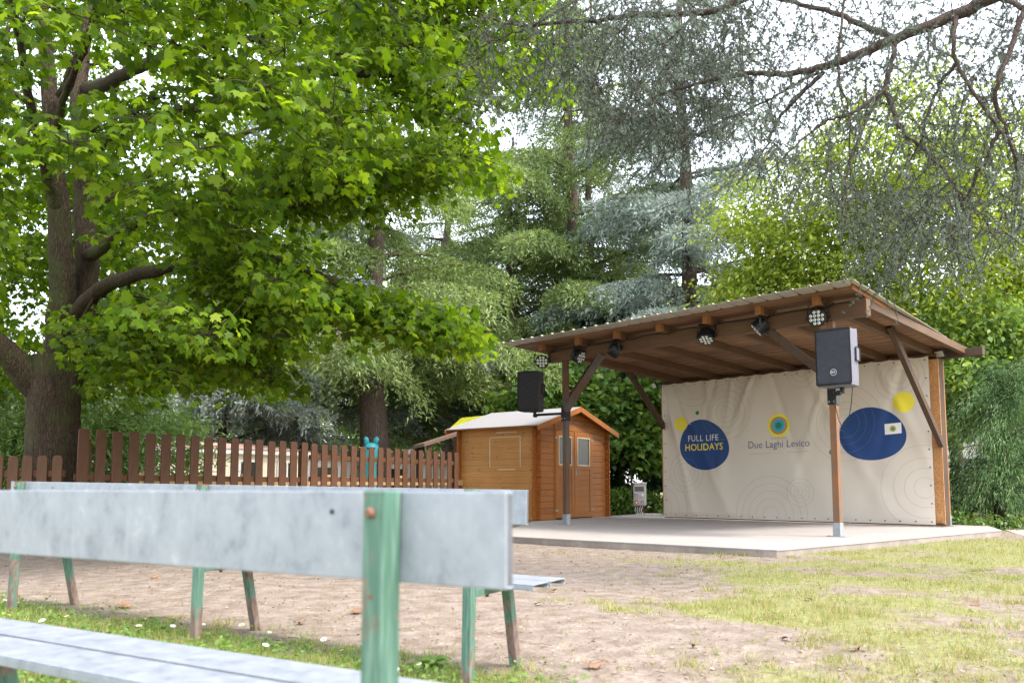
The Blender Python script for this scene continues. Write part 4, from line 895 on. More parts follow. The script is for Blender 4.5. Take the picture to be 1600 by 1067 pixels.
    o = S.mb.build('trunk', M['maple_bark'], T, smooth=True)
maple()
# ------------------------------------------------------------------ cedars
def cedar(name, label, loc, H, Rl, mat, seed, z0=1.8, nl=46, droop=.25, dens=1.0, trunk=.3, blade=.15, bw=.050, group='tall cedars behind the fence and the stage', limbfrac=1.0, bark='cedar_bark', az_bias=None, hang=.5):
    rng = np.random.default_rng(seed); rnd = random.Random(seed)
    T = thing(name, label, 'tree', loc, 0, group); mb = MB()
    tp = [Vector((.12 * math.sin(z * .5 + seed), .12 * math.cos(z * .4 + seed), z)) for z in np.linspace(-.1, H, 12)]
    mb.tube(tp, [trunk * (1 - .93 * i / 11) + .02 for i in range(12)], 12); P = []; D = []; W_ = []; SZ = []
    for i in range(nl):
        f = i / (nl - 1); z = z0 + (H - z0) * (int(f * 14) / 14) ** 1.05 + rnd.uniform(-.28, .28); az = i * 2.4 + rnd.uniform(-.4, .4)
        L_ = Rl * (1 - f) ** .75 * rnd.uniform(.65, 1.1) * limbfrac + .5; up = rnd.uniform(.02, .22)
        d = np.array([math.cos(az), math.sin(az), 0]); s = np.array([-d[1], d[0], 0]); pts = []; kk = 9
        for q in range(kk + 1):
            t = q / kk; pts.append(np.array([0, 0, z]) + d * L_ * t + np.array([0, 0, L_ * (up * math.sin(t * PI * .7) - droop * .62 * t ** 2.2)]) + s * .06 * L_ * math.sin(t * 4 + i))
        droop_ = droop * .62; rb = min(trunk * .3, .011 * L_ + .008); mb.tube([Vector(p) for p in pts], [rb * (1 - .9 * q / kk) + .005 for q in range(kk + 1)], 6, cap=False)
        pts = np.array(pts); nlat = max(4, int(L_ * 9 * dens))
        for j in range(nlat):
            t = .07 + .93 * ((j + rnd.random()) / nlat); a = pts[min(kk - 1, int(t * kk))]; b = pts[min(kk, int(t * kk) + 1)]; c = a + (b - a) * (t * kk - int(t * kk) if t < 1 else 0)
            sg = 1 if j % 2 else -1; ll = L_ * .33 * (1.12 - t) ** .6 * rnd.uniform(.35, 1.25) + .15; ld = d * .65 + s * sg * rnd.uniform(.5, 1.0); ld /= np.linalg.norm(ld)
            nb = max(14, int(ll * 84)); tt = rng.uniform(0.05, 1, nb); pp = c[None] + ld[None] * (tt * ll)[:, None]; pp[:, 2] += .05 * ll * np.sin(tt * PI) - (droop * 1.1 + rnd.uniform(.05, .4)) * ll * tt ** 2
            hg = rng.uniform(0, 1, nb) ** 2.7 * hang; pp[:, 2] -= hg; pp += rng.normal(0, 1, pp.shape) * np.array([.055, .055, .026])
            dd = ld[None] * .9 + rng.normal(0, .5, (nb, 3)); dd[:, 2] += -.2 - .8 * (hg > .12) + .3 * (hg < .05)
            P.append(pp); D.append(dd); SZ.append(rng.uniform(.6, 1.25, nb) * blade)
            if j % 2 == 0: mb.tube([Vector(c), Vector(c + ld * ll * .6 - np.array([0, 0, droop * .3 * ll]))], [rb * .3 + .003, .003], 3, cap=False)
    P = np.vstack(P); D = np.vstack(D); SZ = np.concatenate(SZ)
    V, k = scatter(BLADE, P, D, rng.uniform(0, PI, len(P)), SZ, np.full(len(P), bw) * rng.uniform(.7, 1.3, len(P)))
    mb.build('trunk', M[bark], T, smooth=True); o = polys('crown', V, k, mat, T); return T
def loc_at(px, Y): p = at(px, 700, Y); return (p.x, p.y, 0)
cedar('blue_cedar', 'blue grey cedar whose trunk stands left of the deodar, with low silvery boughs', loc_at(470, 24.6), 15, 6.4, M['needle_blue'], 1, 3.3, 38, .17, .85, .32)
cedar('deodar_cedar', 'yellow green cedar with thick brown trunk just above the turquoise playground figure', loc_at(585, 22.5), 14, 5.6, M['needle_deodar'], 2, 3.9, 42, .26, .9, .44, hang=.6)
cedar('deodar_cedar', 'tall yellow green cedar rising behind the left end of the stage roof', loc_at(893, 28), 21, 7.2, M['needle_deodar'], 3, 3.0, 60, .26, 1.0, .36, hang=.6)
cedar('blue_cedar', 'silvery blue cedar with tall bare trunk above the middle of the stage roof', loc_at(1078, 24), 19, 5.2, M['needle_blue'], 4, 4.2, 60, .22, .85, .33)
cedar('deodar_cedar', 'broad yellow green cedar reaching over the left corner of the stage roof', loc_at(800, 27.5), 13, 5.0, M['needle_deodar'], 19, 4.2, 42, .26, 1.0, .24, hang=.5)
cedar('blue_cedar', 'slim blue cedar directly right of the tall yellow green cedar', loc_at(927, 31), 22, 4.6, M['needle_blue'], 5, 6.0, 44, .2, .8, .22)
cedar('green_cedar', 'mid green cedar filling the gap above the pine shed', loc_at(700, 33), 17, 6.5, M['needle_mid'], 6, 3.2, 44, .24, .9, .34, hang=.6)
cedar('green_cedar', 'mid green cedar with dark narrow trunk behind the fence end', loc_at(661, 27), 9, 3.4, M['needle_mid'], 16, 3.4, 26, .24, .9, .2, hang=.6)
cedar('blue_cedar', 'distant blue cedar seen through the gap in the maple crown', loc_at(490, 40), 19, 6.5, M['needle_blue'], 7, 6, 40, .2, .8, .3)
cedar('green_cedar', 'yellowish green cedar far behind the maple crown', loc_at(330, 36), 15, 6.0, M['needle_deodar'], 8, 2.8, 38, .25, .9, .3)
cedar('blue_cedar', 'low blue cedar standing over the cream bungalow roof', loc_at(350, 22.5), 8, 4.2, M['needle_blue'], 9, 2.0, 34, .25, 1.2, .2)
# ------------------------------------------------------------------ broadleaf crowns
def leafy(name, label, loc, blobs, nleaf, size, mat, seed, shape=OVAL, trunk=None, group=None, cat='tree', shell=.55, bark='cedar_bark', per=30, cr=.35, dirz=-.5, stems=True):
    """crown of leaf sprays; blobs = [(x,y,z,rx,ry,rz)] relative to loc"""
    rng = np.random.default_rng(seed); T = thing(name, label, cat, loc, 0, group); vol = np.array([b[3] * b[4] * b[5] for b in blobs]) ** (2 / 3); vol = vol / vol.sum(); nc = nleaf // per; C = []
    for b, v in zip(blobs, vol):
        n = max(3, int(nc * v)); d = rng.normal(0, 1, (n, 3)); d /= np.linalg.norm(d, axis=1, keepdims=True); r = rng.uniform(shell ** 3, 1, n) ** (1 / 3)
        C.append(np.array(b[:3]) + d * r[:, None] * np.array(b[3:]) * (1 + .12 * rng.normal(0, 1, (n, 1))))
    C = np.vstack(C); C = C[C[:, 2] > .05]
    if trunk:
        S = Skeleton()
        for (pts, r0, r1) in trunk: S.limb(pts, r0, r1, 10, 16, .01)
        S.grow(C[::2] if len(C) > 400 else C, .006, .05, 4, .06, .6, seed); S.mb.build('trunk', M[bark], T, smooth=True)
    n = per; cc = np.repeat(C, n, 0); o = rng.normal(0, 1, (len(cc), 3)) * cr * np.array([1, 1, .45]); P = cc + o; P[:, 2] = np.maximum(P[:, 2], .03)
    ctr = np.array([np.mean([b[0] for b in blobs]), np.mean([b[1] for b in blobs]), 0]); out = P - ctr; out[:, 2] = 0; out /= np.linalg.norm(out, axis=1, keepdims=True) + .1
    D = out * .5 + rng.normal(0, .6, P.shape); D[:, 2] += dirz
    V, k = scatter(shape, P, D, rng.normal(0, .6, len(P)), rng.uniform(.7, 1.3, len(P)) * size); polys('crown' if trunk else 'foliage', V, k, mat, T); return T
def up(h, lean=(0, 0)): return [(0, 0, -.1), (lean[0] * .3, lean[1] * .3, h * .4), (lean[0], lean[1], h)]
lx = loc_at(1500, 19)
leafy('lime_tree', 'bright yellow green broadleaf tree behind the right end of the stage', lx, [(0, 0, 6.4, 3.6, 3.2, 2.6), (-3.2, .5, 5.6, 2.2, 2, 1.9), (2.6, 0, 5.2, 2.6, 2.4, 2.2), (-1.0, -.6, 8.2, 2.8, 2.4, 2.0), (-1.4, -1.0, 4.4, 2.2, 1.8, 1.3), (-3.9, .2, 6.9, 1.9, 1.6, 1.5), (-4.4, .4, 5.0, 1.6, 1.4, 1.2)], 84000, .11, M['lime'], 21,
      trunk=[(up(5.2, (-.4, .2)), .2, .08), ([(0, 0, 2.4), (-1.4, 0, 4), (-3, .3, 5.6)], .1, .03), ([(0, 0, 2.6), (1.2, -.2, 3.8), (2.6, 0, 5)], .1, .03)], cr=.33, shell=.3, per=64, group='broadleaf trees behind the stage')
leafy('hazel_bush', 'soft green broadleaf bush with drooping leafy branches right of the stage post', loc_at(1535, 16.5), [(.3, 0, 2.9, 1.5, 1.1, .75), (-.35, .2, 2.3, .7, .6, .6), (1.6, 0, 3.6, 1.4, 1.0, 1.3), (.1, .2, 4.0, 1.0, .8, .7)], 11000, .13, M['hazel'], 22,
      trunk=[([(1.2, .4, -.1), (1.0, .3, 1.4), (.3, 0, 2.7)], .06, .02), ([(1.2, .4, .6), (1.8, .2, 2), (2.0, 0, 3.2)], .05, .02), ([(.9, .3, 1.6), (.1, 0, 2.0), (-.7, 0, 2.2)], .03, .01)], cr=.22, shell=.2, group='broadleaf trees behind the stage')
leafy('lime_tree', 'pale green broadleaf tree farther back over the stage roof', loc_at(1250, 33), [(0, 0, 7, 3.6, 3, 2.4), (-1.5, 0, 5, 3.0, 2.6, 2.2), (2.6, 0, 5, 3.0, 2.6, 2.4)], 22000, .15, M['lime'], 23, trunk=[(up(6), .2, .06)], cr=.4, shell=.4, per=60, group='broadleaf trees behind the stage')
leafy('cherry_plum', 'reddish leaved tree glimpsed at the right edge beyond the green crowns', loc_at(1620, 27), [(0, 0, 6.2, 2.2, 2, 1.8), (0, 0, 4.6, 1.8, 1.6, 1.2)], 7000, .13, M['pink'], 24, trunk=[(up(5.2), .15, .05)], cr=.35, shell=.3)
# laurels and saplings behind stage left
lp = loc_at(960, 23.4)
leafy('laurel_hedge', 'dark glossy laurel hedge between the pine shed and the banner', lp, [(-1.1, .3, 1.7, 1.3, .9, 1.7), (.5, .2, 2.0, 1.4, .9, 2.0), (1.9, .4, 2.2, 1.2, .9, 1.9), (-.3, .6, 3.3, 1.5, .9, 1.3)], 24000, .15, M['laurel'], 31, shape=OVAL, cat='hedge', cr=.22, shell=.75, dirz=-.7)
leafy('ivy_clad_tree', 'dense dark green ivy covered tree peeking above the left part of the stage roof', loc_at(968, 26), [(0, 0, 5.3, 1.6, 1.2, 1.5), (-.6, 0, 6.2, 1.0, 1, 1.2), (.9, 0, 6.0, 1.0, .9, 1.1), (0, 0, 3.4, 1.4, 1.2, 1.4)], 17000, .13, M['laurel'], 32, trunk=[(up(5.5), .2, .08)], cr=.24, shell=.7)
leafy('maple_sapling', 'light green maple saplings with lobed leaves left of the shed gable', loc_at(885, 22.5), [(-.9, -.2, 2.9, .9, .6, .8), (.1, 0, 3.5, 1.0, .7, .8), (1.3, -.3, 2.9, .9, .6, .7), (-.3, .2, 4.2, .8, .6, .5)], 5200, .19, M['sapling'], 33, shape=LOBE,
      trunk=[([(0, 0, -.1), (-.3, 0, 1.6), (-.9, 0, 3)], .05, .015), ([(0, 0, 0), (.1, 0, 2), (.1, 0, 3.6)], .05, .015), ([(0.2, 0, 0), (.8, 0, 1.6), (1.3, 0, 2.9)], .05, .015)], cr=.24, shell=.3, group='young maples behind the shed')
leafy('maple_sapling', 'light green maple sapling hanging over the laurel beside the banner', loc_at(985, 21.9), [(-.3, 0, 2.5, .8, .4, .7), (.4, 0, 1.8, .5, .35, .7), (.3, 0, 3.2, .8, .4, .5), (-1.3, .1, 3.0, .8, .4, .6), (-.9, 0, 1.9, .6, .35, .6)], 5400, .19, M['sapling'], 34, shape=LOBE,
      trunk=[([(0, 0, -.1), (0, 0, 1.4), (-.2, 0, 3.0)], .045, .012)], cr=.22, shell=.3, group='young maples behind the shed')
leafy('low_shrub', 'low leafy shrub at the foot of the laurel beside the power box', loc_at(962, 21.6), [(0, 0, .35, .55, .4, .4), (.9, .1, .3, .45, .35, .3)], 1700, .13, M['sapling'], 35, cat='shrub', cr=.15, shell=.4)
# thuja hedge behind the trunk
hp = loc_at(90, 15.5)
leafy('conifer_hedge', 'feathery light green conifer hedge behind the maple trunk', hp, [(-3.6, 0, 1.3, 1.5, .8, 1.5), (-1.6, .1, 1.4, 1.4, .8, 1.6), (.2, 0, 1.3, 1.2, .8, 1.45), (1.5, .2, 1.25, 1.1, .8, 1.25)], 30000, .15, M['thuja'], 36, shape=[(-.12, 0, 0), (.12, 0, 0), (.1, .6, 0), (0, 1, 0), (-.1, .6, 0)], cat='hedge', cr=.2, shell=.8, dirz=-.2)
leafy('dark_shrub', 'dark green shrub mass behind the lamp post and the tall fence', loc_at(150, 19), [(0, 0, 1.5, 1.1, .9, 1.6), (-1.8, .2, 1.7, 1.4, .9, 1.7), (-4.2, 0, 2.0, 1.8, 1, 2)], 15000, .14, M['needle_mid'], 37, cat='shrub', cr=.3, shell=.7)
# weeping conifer on the right
def weeping():
    b = loc_at(1560, 15.2); rng = np.random.default_rng(8); T = thing('weeping_conifer', 'dark green drooping conifer beside the right rear post and the gravel', 'tree', b); mb = MB()
    mb.tube([(0, 0, -.1), (.05, .1, 1.2), (.4, .2, 2.6), (.9, .3, 3.4)], [.14, .11, .06, .02], 10); P = []; D = []; S_ = []
    for i in range(150):
        az = rng.uniform(0, 2 * PI); z = rng.uniform(.5, 3.1); L_ = rng.uniform(.35, 1.9) * (1.15 - .18 * z); d = np.array([math.cos(az), math.sin(az) * .7, 0]); st = np.array([.12 * z, .05 * z, z])
        t = np.linspace(0, 1, 9); pts = st + d * L_ * t[:, None] + np.array([0, 0, 1]) * (.25 * np.sin(t * PI * .8) - rng.uniform(.35, .85) * t ** 2)[:, None] * L_; pts[:, 2] = np.maximum(pts[:, 2], .08)
        mb.tube([Vector(p) for p in pts], [.013 * (1 - q * .85) for q in t], 4, cap=False); nb = 250
        tt = rng.uniform(.12, 1, nb) * 8; i0 = np.minimum(tt.astype(int), 7); p = pts[i0] + (pts[i0 + 1] - pts[i0]) * (tt - i0)[:, None]; sid = rng.normal(0, .085, (nb, 3)); p = p + sid; p[:, 2] -= np.abs(rng.normal(0, .09, nb)); dd = (pts[i0 + 1] - pts[i0]) / .15 + rng.normal(0, .45, (nb, 3)) + sid * 3; dd[:, 2] -= .55
        p[:, 2] = np.maximum(p[:, 2], .03); P.append(p); D.append(dd); S_.append(rng.uniform(.05, .12, nb))
    P = np.vstack(P); V, k = scatter(BLADE, P, np.vstack(D), rng.uniform(0, PI, len(P)), np.concatenate(S_), np.full(len(P), .013)); mb.build('trunk', M['twig'], T, smooth=True); polys('crown', V, k, M['needle_dark'], T)
weeping()
leafy('ground_ivy', 'low ivy ground cover along the foot of the drooping conifer', loc_at(1530, 15.0), [(0, 0, .1, 1.5, .6, .22), (1.9, -.2, .1, 1.6, .5, .2), (-1.0, .3, .15, .8, .4, .3)], 4200, .08, M['sapling'], 41, cat='shrub', cr=.1, shell=.3)
leafy('laurel_hedge', 'dark shrub seen between the right rear post and the drooping conifer', loc_at(1500, 18.5), [(0, 0, .7, .8, .6, .8), (-1.5, 0, .8, .9, .6, .9), (1.2, 0, .6, .8, .6, .6)], 4200, .12, M['laurel'], 42, cat='shrub', cr=.2, shell=.6)
# back row closing the view, individual trees copied from three sources
src = [leafy('woodland_tree', 'x', (-26, 50, 0), [(0, 0, 3.6, 3.6, 2.6, 3.0), (-1.5, 0, 6.6, 2.6, 2, 2.2), (1.8, 0, 6.0, 2.6, 2, 2.4)], 11000, .26, M['thuja'], 51, trunk=[(up(6), .25, .08)], cr=.5, shell=.5, group='woodland trees along the far edge of the park'),
       leafy('woodland_tree', 'x', (-17, 52, 0), [(0, 0, 3.2, 3.8, 2.6, 2.8), (.8, 0, 6.8, 3.0, 2, 2.6)], 11000, .26, M['lime'], 52, trunk=[(up(6.6), .25, .08)], cr=.5, shell=.5, group='woodland trees along the far edge of the park')]
names = ['outer left', 'second from the left', 'third from the left', 'left of centre', 'just left of the blue cedar', 'behind the deodar trunk', 'behind the shed roof', 'behind the stage roof', 'right of the tall cedars', 'behind the lime tree', 'second from the right', 'outer right']
for i in range(12):
    o = src[i % 2] if i < 2 else copy_tree(src[i % 2]); o.location = (-30 + i * 5.6 + random.uniform(-1, 1), 46 + random.uniform(-3, 5), 0); o.rotation_euler = (0, 0, i * 1.3); s = random.uniform(.85, 1.15); o.scale = (s, s, s * random.uniform(.9, 1.1))
    o['label'] = ('mid green' if i % 2 == 0 else 'bright green') + ' woodland tree in the far back row, ' + names[i]
# ------------------------------------------------------------------ overhanging cedar (near, its boughs hang into view)
def near_cedar():
    tb = (8.6, 5.2, 0); T = thing('overhanging_cedar', 'grey green cedar whose long drooping boughs hang over the top right', 'tree', tb); S = Skeleton(); P = at
    S.limb([(8.6, 5.2, -.1), (8.5, 5.2, 3), (8.4, 5.3, 7), (8.4, 5.4, 9)], .4, .15, 14, 14, .01)
    def br(pts, r0, r1, n=8): S.limb([P(*p) for p in pts], r0, r1, n, 30, .006)
    S.limb([(8.4, 5.3, 5.4), P(1900, -130, 5.6), P(1700, -60, 5.8), P(1560, -8, 6), P(1500, 22, 6.1), P(1400, 60, 6.2), P(1319, 94, 6.3), P(1237, 115, 6.4), P(1169, 116, 6.5), P(1081, 133, 6.6), P(1019, 152, 6.7)], .082, .008, 10, 60, .006)
    S.limb([(8.4, 5.3, 6.2), P(1700, -260, 6.2), P(1350, -90, 6.6), P(1159, 0, 6.8), P(1097, 20, 6.9), P(1003, 24, 7), P(900, 35, 7.1), P(800, 38, 7.2), P(740, 15, 7.3)], .06, .006, 8, 50, .006)
    br([(1400, 62, 6.2), (1387, 125, 6.2), (1368, 162, 6.2), (1343, 218, 6.1), (1331, 250, 6.1), (1310, 320, 6.0)], .021, .005)
    br([(1493, 25, 6.1), (1490, 62, 6.0), (1496, 100, 6), (1524, 150, 5.9), (1562, 203, 5.9), (1590, 240, 5.8), (1640, 250, 5.8)], .022, .006)
    br([(1493, 100, 6), (1465, 140, 6.1), (1446, 193, 6.1), (1437, 225, 6.2), (1412, 265, 6.3), (1365, 335, 6.3)], .016, .004)
    br([(1640, -60, 5.6), (1600, 15, 5.5), (1580, 75, 5.5), (1559, 131, 5.5), (1559, 175, 5.6), (1574, 205, 5.6), (1590, 270, 5.7), (1585, 340, 5.7)], .026, .006)
    br([(1287, 112, 6.3), (1243, 156, 6.4), (1212, 193, 6.5), (1197, 231, 6.6), (1150, 290, 6.7)], .022, .005)
    br([(1387, 137, 6.2), (1337, 175, 6.1), (1287, 193, 6.1), (1237, 234, 6.0), (1190, 280, 6)], .018, .005)
    br([(1387, 147, 6.2), (1409, 203, 6.1), (1446, 237, 6.1), (1487, 285, 6), (1510, 340, 6)], .02, .005)
    br([(1320, -20, 6.5), (1312, 62, 6.3), (1312, 125, 6.2), (1325, 170, 6.2), (1328, 265, 6.2), (1340, 330, 6.2)], .013, .005)
    br([(1437, 225, 6.2), (1470, 260, 6.2), (1500, 300, 6.3), (1530, 340, 6.4)], .014, .005)
    br([(1562, 203, 5.9), (1530, 270, 6), (1500, 330, 6.1), (1480, 390, 6.2)], .016, .005)
    br([(900, 0, 7), (853, 28, 7), (819, 47, 7.1), (784, 59, 7.1), (744, 78, 7.2), (722, 106, 7.2)], .016, .004)
    br([(1280, 113, 6.4), (1190, 160, 6.8), (1110, 200, 7), (1040, 250, 7.2)], .012, .004)
    br([(1400, 62, 6.2), (1300, 20, 6.8), (1180, -10, 7.2), (1050, -60, 7.6)], .03, .01); br([(1000, 24, 7), (960, 60, 7.1), (930, 120, 7.2), (915, 190, 7.3)], .012, .004); br([(1090, 22, 6.9), (1040, 70, 7), (1000, 130, 7.1), (985, 200, 7.2)], .012, .004)
    br([(1600, 15, 5.5), (1500, -40, 6.4), (1420, -60, 7.2)], .02, .008)
    br([(1365, 335, 6.3), (1362, 390, 6.6), (1352, 435, 6.9)], .008, .003, 5)
    rng = np.random.default_rng(12); C = []
    regs = [([(868, -20), (1160, -20), (1150, 150), (1130, 210), (1090, 235), (1030, 215), (985, 235), (930, 180), (880, 165)], 780, 6.3, 8.0), ([(735, 10), (900, 10), (900, 120), (860, 150), (800, 170), (775, 215), (745, 150), (725, 100)], 130, 6.8, 7.6),
            ([(1130, -20), (1620, -20), (1620, 120), (1400, 130), (1250, 170), (1150, 200)], 430, 5.6, 7.6), ([(1130, 190), (1240, 150), (1620, 110), (1620, 370), (1560, 360), (1500, 400), (1420, 400), (1360, 345), (1260, 300), (1170, 270)], 400, 5.4, 7.0), ([(1255, 290), (1620, 290), (1620, 350), (1540, 400), (1400, 390), (1345, 345)], 100, 5.4, 6.6),
            ([(1325, 375), (1385, 375), (1385, 445), (1345, 450)], 15, 6.7, 7.0), ([(950, 150), (1100, 150), (1080, 330), (1000, 300)], 40, 6.8, 7.8), ([(560, -30), (610, -30), (600, 0), (570, 5)], 6, 6.8, 7)]
    for poly, cnt, y0, y1 in regs:
        poly_ = np.array(poly); k_ = 0
        while k_ < cnt:
            a = rng.uniform(poly_[:, 0].min(), poly_[:, 0].max()); b = rng.uniform(poly_[:, 1].min(), poly_[:, 1].max())
            if inpoly(np.array([a]), np.array([b]), poly)[0]: C.append(tuple(at(a, b, rng.uniform(y0, y1)))); k_ += 1
    C = np.array(C); S.grow(C, .0028, .014, 4, -.05, .22, 9)
    PP = []; DD = []; SS = []; tw = MB()
    for c in C:
        L_ = rng.uniform(.2, .52); dx = rng.normal(0, .35, 2); hang = np.array([dx[0] * 1.9 - .1, dx[1] * 1.9, rng.uniform(-1.3, -.45)]); hang /= np.linalg.norm(hang); nt = max(4, int(L_ / .030)); crv = rng.normal(0, .12, 3)
        t = np.linspace(0, 1, nt); pts = c + hang * (t * L_)[:, None] + crv * (t * t * L_)[:, None]; tw.tube([Vector(pts[0]), Vector(pts[nt // 2]), Vector(pts[-1])], [.0042, .003, .002], 3, cap=False)
        for q in pts:
            if rng.random() < .12: continue
            m_ = 15; off = rng.normal(0, .008, 3); PP.append(np.repeat((q + off)[None], m_, 0)); DD.append(rng.normal(0, 1, (m_, 3)) + hang * .25); SS.append(rng.uniform(.018, .030, m_))
    PP = np.vstack(PP); V, k = scatter(BLADE, PP, np.vstack(DD), rng.uniform(0, PI, len(PP)), np.concatenate(SS), np.full(len(PP), .0068)); polys('crown', V, k, M['needle_grey'], T, tb)
    S.mb.add(tw.v, tw.f); S.mb.v = [(v[0] - tb[0], v[1] - tb[1], v[2]) for v in S.mb.v]; S.mb.build('trunk', M['cedarlimb'], T, smooth=True)
near_cedar()
# ------------------------------------------------------------------ grass, clover, daisies, litter
def inslab(x, y): return inpoly(np.array([x]), np.array([y]), poly_slab)[0]
poly_slab = poly
def turf():
    rng = np.random.default_rng(5); N_ = 330000
    # denser towards the camera, sampled over the view wedge
    y = 1.3 + (15.2 - 1.3) * rng.uniform(0, 1, N_) ** 1.75; x = rng.uniform(-.72, .72, N_) * (y + .5)
    a = np.array([grass_amt(p, q) for p, q in zip(x[::1], y[::1])]); fine = np.array([noise.noise(Vector((p * 9, q * 9, 1.0))) for p, q in zip(x, y)])
    keep = (rng.uniform(0, 1, N_) < np.clip(a * .80 + fine * .75 - .12, 0.014, 1)) & ~inpoly(x, y, [(px_ * 1.0, py_) for px_, py_ in poly_slab]) & ~((x < .55) & (y > 6.2))
    x, y, a = x[keep], y[keep], a[keep]; z = np.array([gz(p, q) for p, q in zip(x, y)]); n = len(x)
    P = np.stack([x, y, z - .003], 1); D = rng.normal(0, .38, (n, 3)); D[:, 2] = 1; lh = rng.uniform(.014, .044, n) * (.55 + .75 * a) * (1 + .5 * (fine[keep] > .25)); wd = rng.uniform(.0022, .0042, n) * (1 + y * .10)
    tc_ = rng.uniform(0, 1, (420, 2)); ty = 2.6 + 9 * tc_[:, 0] ** 1.4; tx = (tc_[:, 1] * 1.3 - .65) * (ty + .4); ok = np.array([grass_amt(a_, b_) > .18 for a_, b_ in zip(tx, ty)]) & ~inpoly(tx, ty, poly_slab); tx, ty = tx[ok], ty[ok]; nb = 60
    X = np.repeat(tx, nb) + rng.normal(0, .045, len(tx) * nb); Y = np.repeat(ty, nb) + rng.normal(0, .045, len(tx) * nb); Zt = np.array([gz(a_, b_) for a_, b_ in zip(X, Y)]); sc_ = np.repeat(rng.uniform(.6, 1.5, len(tx)), nb); Dt = rng.normal(0, .5, (len(X), 3)); Dt[:, 2] = 1
    P = np.vstack([P, np.stack([X, Y, Zt], 1)]); D = np.vstack([D, Dt]); lh = np.concatenate([lh, rng.uniform(.02, .05, len(X)) * sc_]); wd = np.concatenate([wd, rng.uniform(.003, .005, len(X)) * (1 + Y * .06)]); n = len(P)
    V, k = scatter(BLADE, P, D, rng.uniform(0, PI, n), lh, wd); tag(polys('grass', V, k, M['grass']), kind='stuff', label='short patchy grass blades growing through the bare earth', cat='grass')
    n = 95000; y = 1.5 + 4.4 * rng.uniform(0, 1, n) ** 1.2; x = rng.uniform(-.75, .12, n) * (y + .4); q = x * .49 + y * .87
    fz = np.array([noise.noise(Vector((a_ * 2.2, b_ * 2.2, 9.0))) + .5 * noise.noise(Vector((a_ * 8, b_ * 8, 2.0))) for a_, b_ in zip(x, y)])
    kp = (q + fz * .7 < 3.02) & (rng.uniform(0, 1, n) < .75 + fz * 1.2) & (x < .25 + fz); x, y = x[kp], y[kp]; n = len(x); z = np.array([gz(p, q_) for p, q_ in zip(x, y)])
    P = np.stack([x, y, z - .003], 1); D = rng.normal(0, .42, (n, 3)); D[:, 2] = 1
    V, k = scatter(BLADE, P, D, rng.uniform(0, PI, n), rng.uniform(.02, .06, n), rng.uniform(.003, .005, n) * (1 + .05 * y)); tag(polys('grass', V, k, M['lush']), kind='stuff', label='fresh green grass tufts growing beneath the two benches', cat='grass')
    n = 42000; y = 1.4 + 4.6 * rng.uniform(0, 1, n) ** 1.3; x = rng.uniform(-.75, .08, n) * (y + .4); q = x * .49 + y * .87; fz = np.array([noise.noise(Vector((a_ * 3.2, b_ * 3.2, 5.0))) for a_, b_ in zip(x, y)])
    kp = (q + fz * .6 < 3.0) & (rng.uniform(0, 1, n) < .7 + fz * 1.2); x, y = x[kp], y[kp]; n = len(x); z = np.array([gz(p, q_) for p, q_ in zip(x, y)])
    P = np.stack([x, y, z + rng.uniform(.004, .04, n)], 1); D = rng.normal(0, 1, (n, 3)); D[:, 2] = rng.uniform(-.2, .5, n)
    V, k = scatter(LOBE, P, D, rng.normal(0, .5, n), rng.uniform(.011, .026, n)); tag(polys('clover_patch', V, k, M['clover']), kind='stuff', label='low leafy clover and weeds among the grass beneath the benches', cat='ground cover')
    # dry litter and pebbles on the earth
    n = 9500; y = 3.0 + 12 * rng.uniform(0, 1, n) ** 1.5; x = rng.uniform(-.7, .7, n) * (y + .5); kp = ~inpoly(x, y, poly_slab); x, y = x[kp], y[kp]; n = len(x); z = np.array([gz(p, q_) for p, q_ in zip(x, y)])
    P = np.stack([x, y, z + .008], 1); D = rng.normal(0, 1, (n, 3)); D[:, 2] *= .15; V, k = scatter(OVAL, P, D, rng.normal(0, .35, n), rng.uniform(.008, .028, n)); tag(polys('leaf_litter', V, k, M['litter']), kind='stuff', label='tiny scraps of dry leaf litter on the earth', cat='litter')
    m = MB(); rr = random.Random(31)
    for i in range(420):
        y_ = 2.9 + 9 * rr.random() ** 1.4; x_ = rr.uniform(-.7, .7) * (y_ + .4)
        if inslab(x_, y_): continue
        a_ = rr.uniform(0, PI); l_ = rr.uniform(.015, .07); zz = gz(x_, y_) + .010; r_ = rr.uniform(.0008, .0020); m.tube([(x_, y_, zz), (x_ + math.cos(a_) * l_, y_ + math.sin(a_) * l_, zz + .004), (x_ + math.cos(a_ + .3) * l_ * 1.8, y_ + math.sin(a_ + .3) * l_ * 1.8, zz)], [r_, r_, r_ * .5], 4)
    tag(m.build('twig_litter', M['litter']), kind='stuff', label='tiny broken twigs scattered on the bare earth', cat='twigs')
    m = MB(); n = 560; rr = random.Random(3)
    for i in range(n):
        y_ = 3.4 + 9 * rr.random() ** 1.4; x_ = rr.uniform(-.7, .7) * (y_ + .4)
        if inslab(x_, y_): continue
        r = rr.uniform(.004, .014); zz = gz(x_, y_); vs = [(x_ + r * math.cos(a_) * (1 + rr.uniform(-.3, .3)), y_ + r * math.sin(a_), zz + .003) for a_ in (0, 1.25, 2.5, 3.8, 5.0)] + [(x_, y_, zz + r * .7)]
        m.add(vs, [(0, 1, 5), (1, 2, 5), (2, 3, 5), (3, 4, 5), (4, 0, 5)])
    tag(m.build('pebbles', M['pebble']), kind='stuff', label='small pale pebbles scattered over the bare earth', cat='pebbles')
turf()
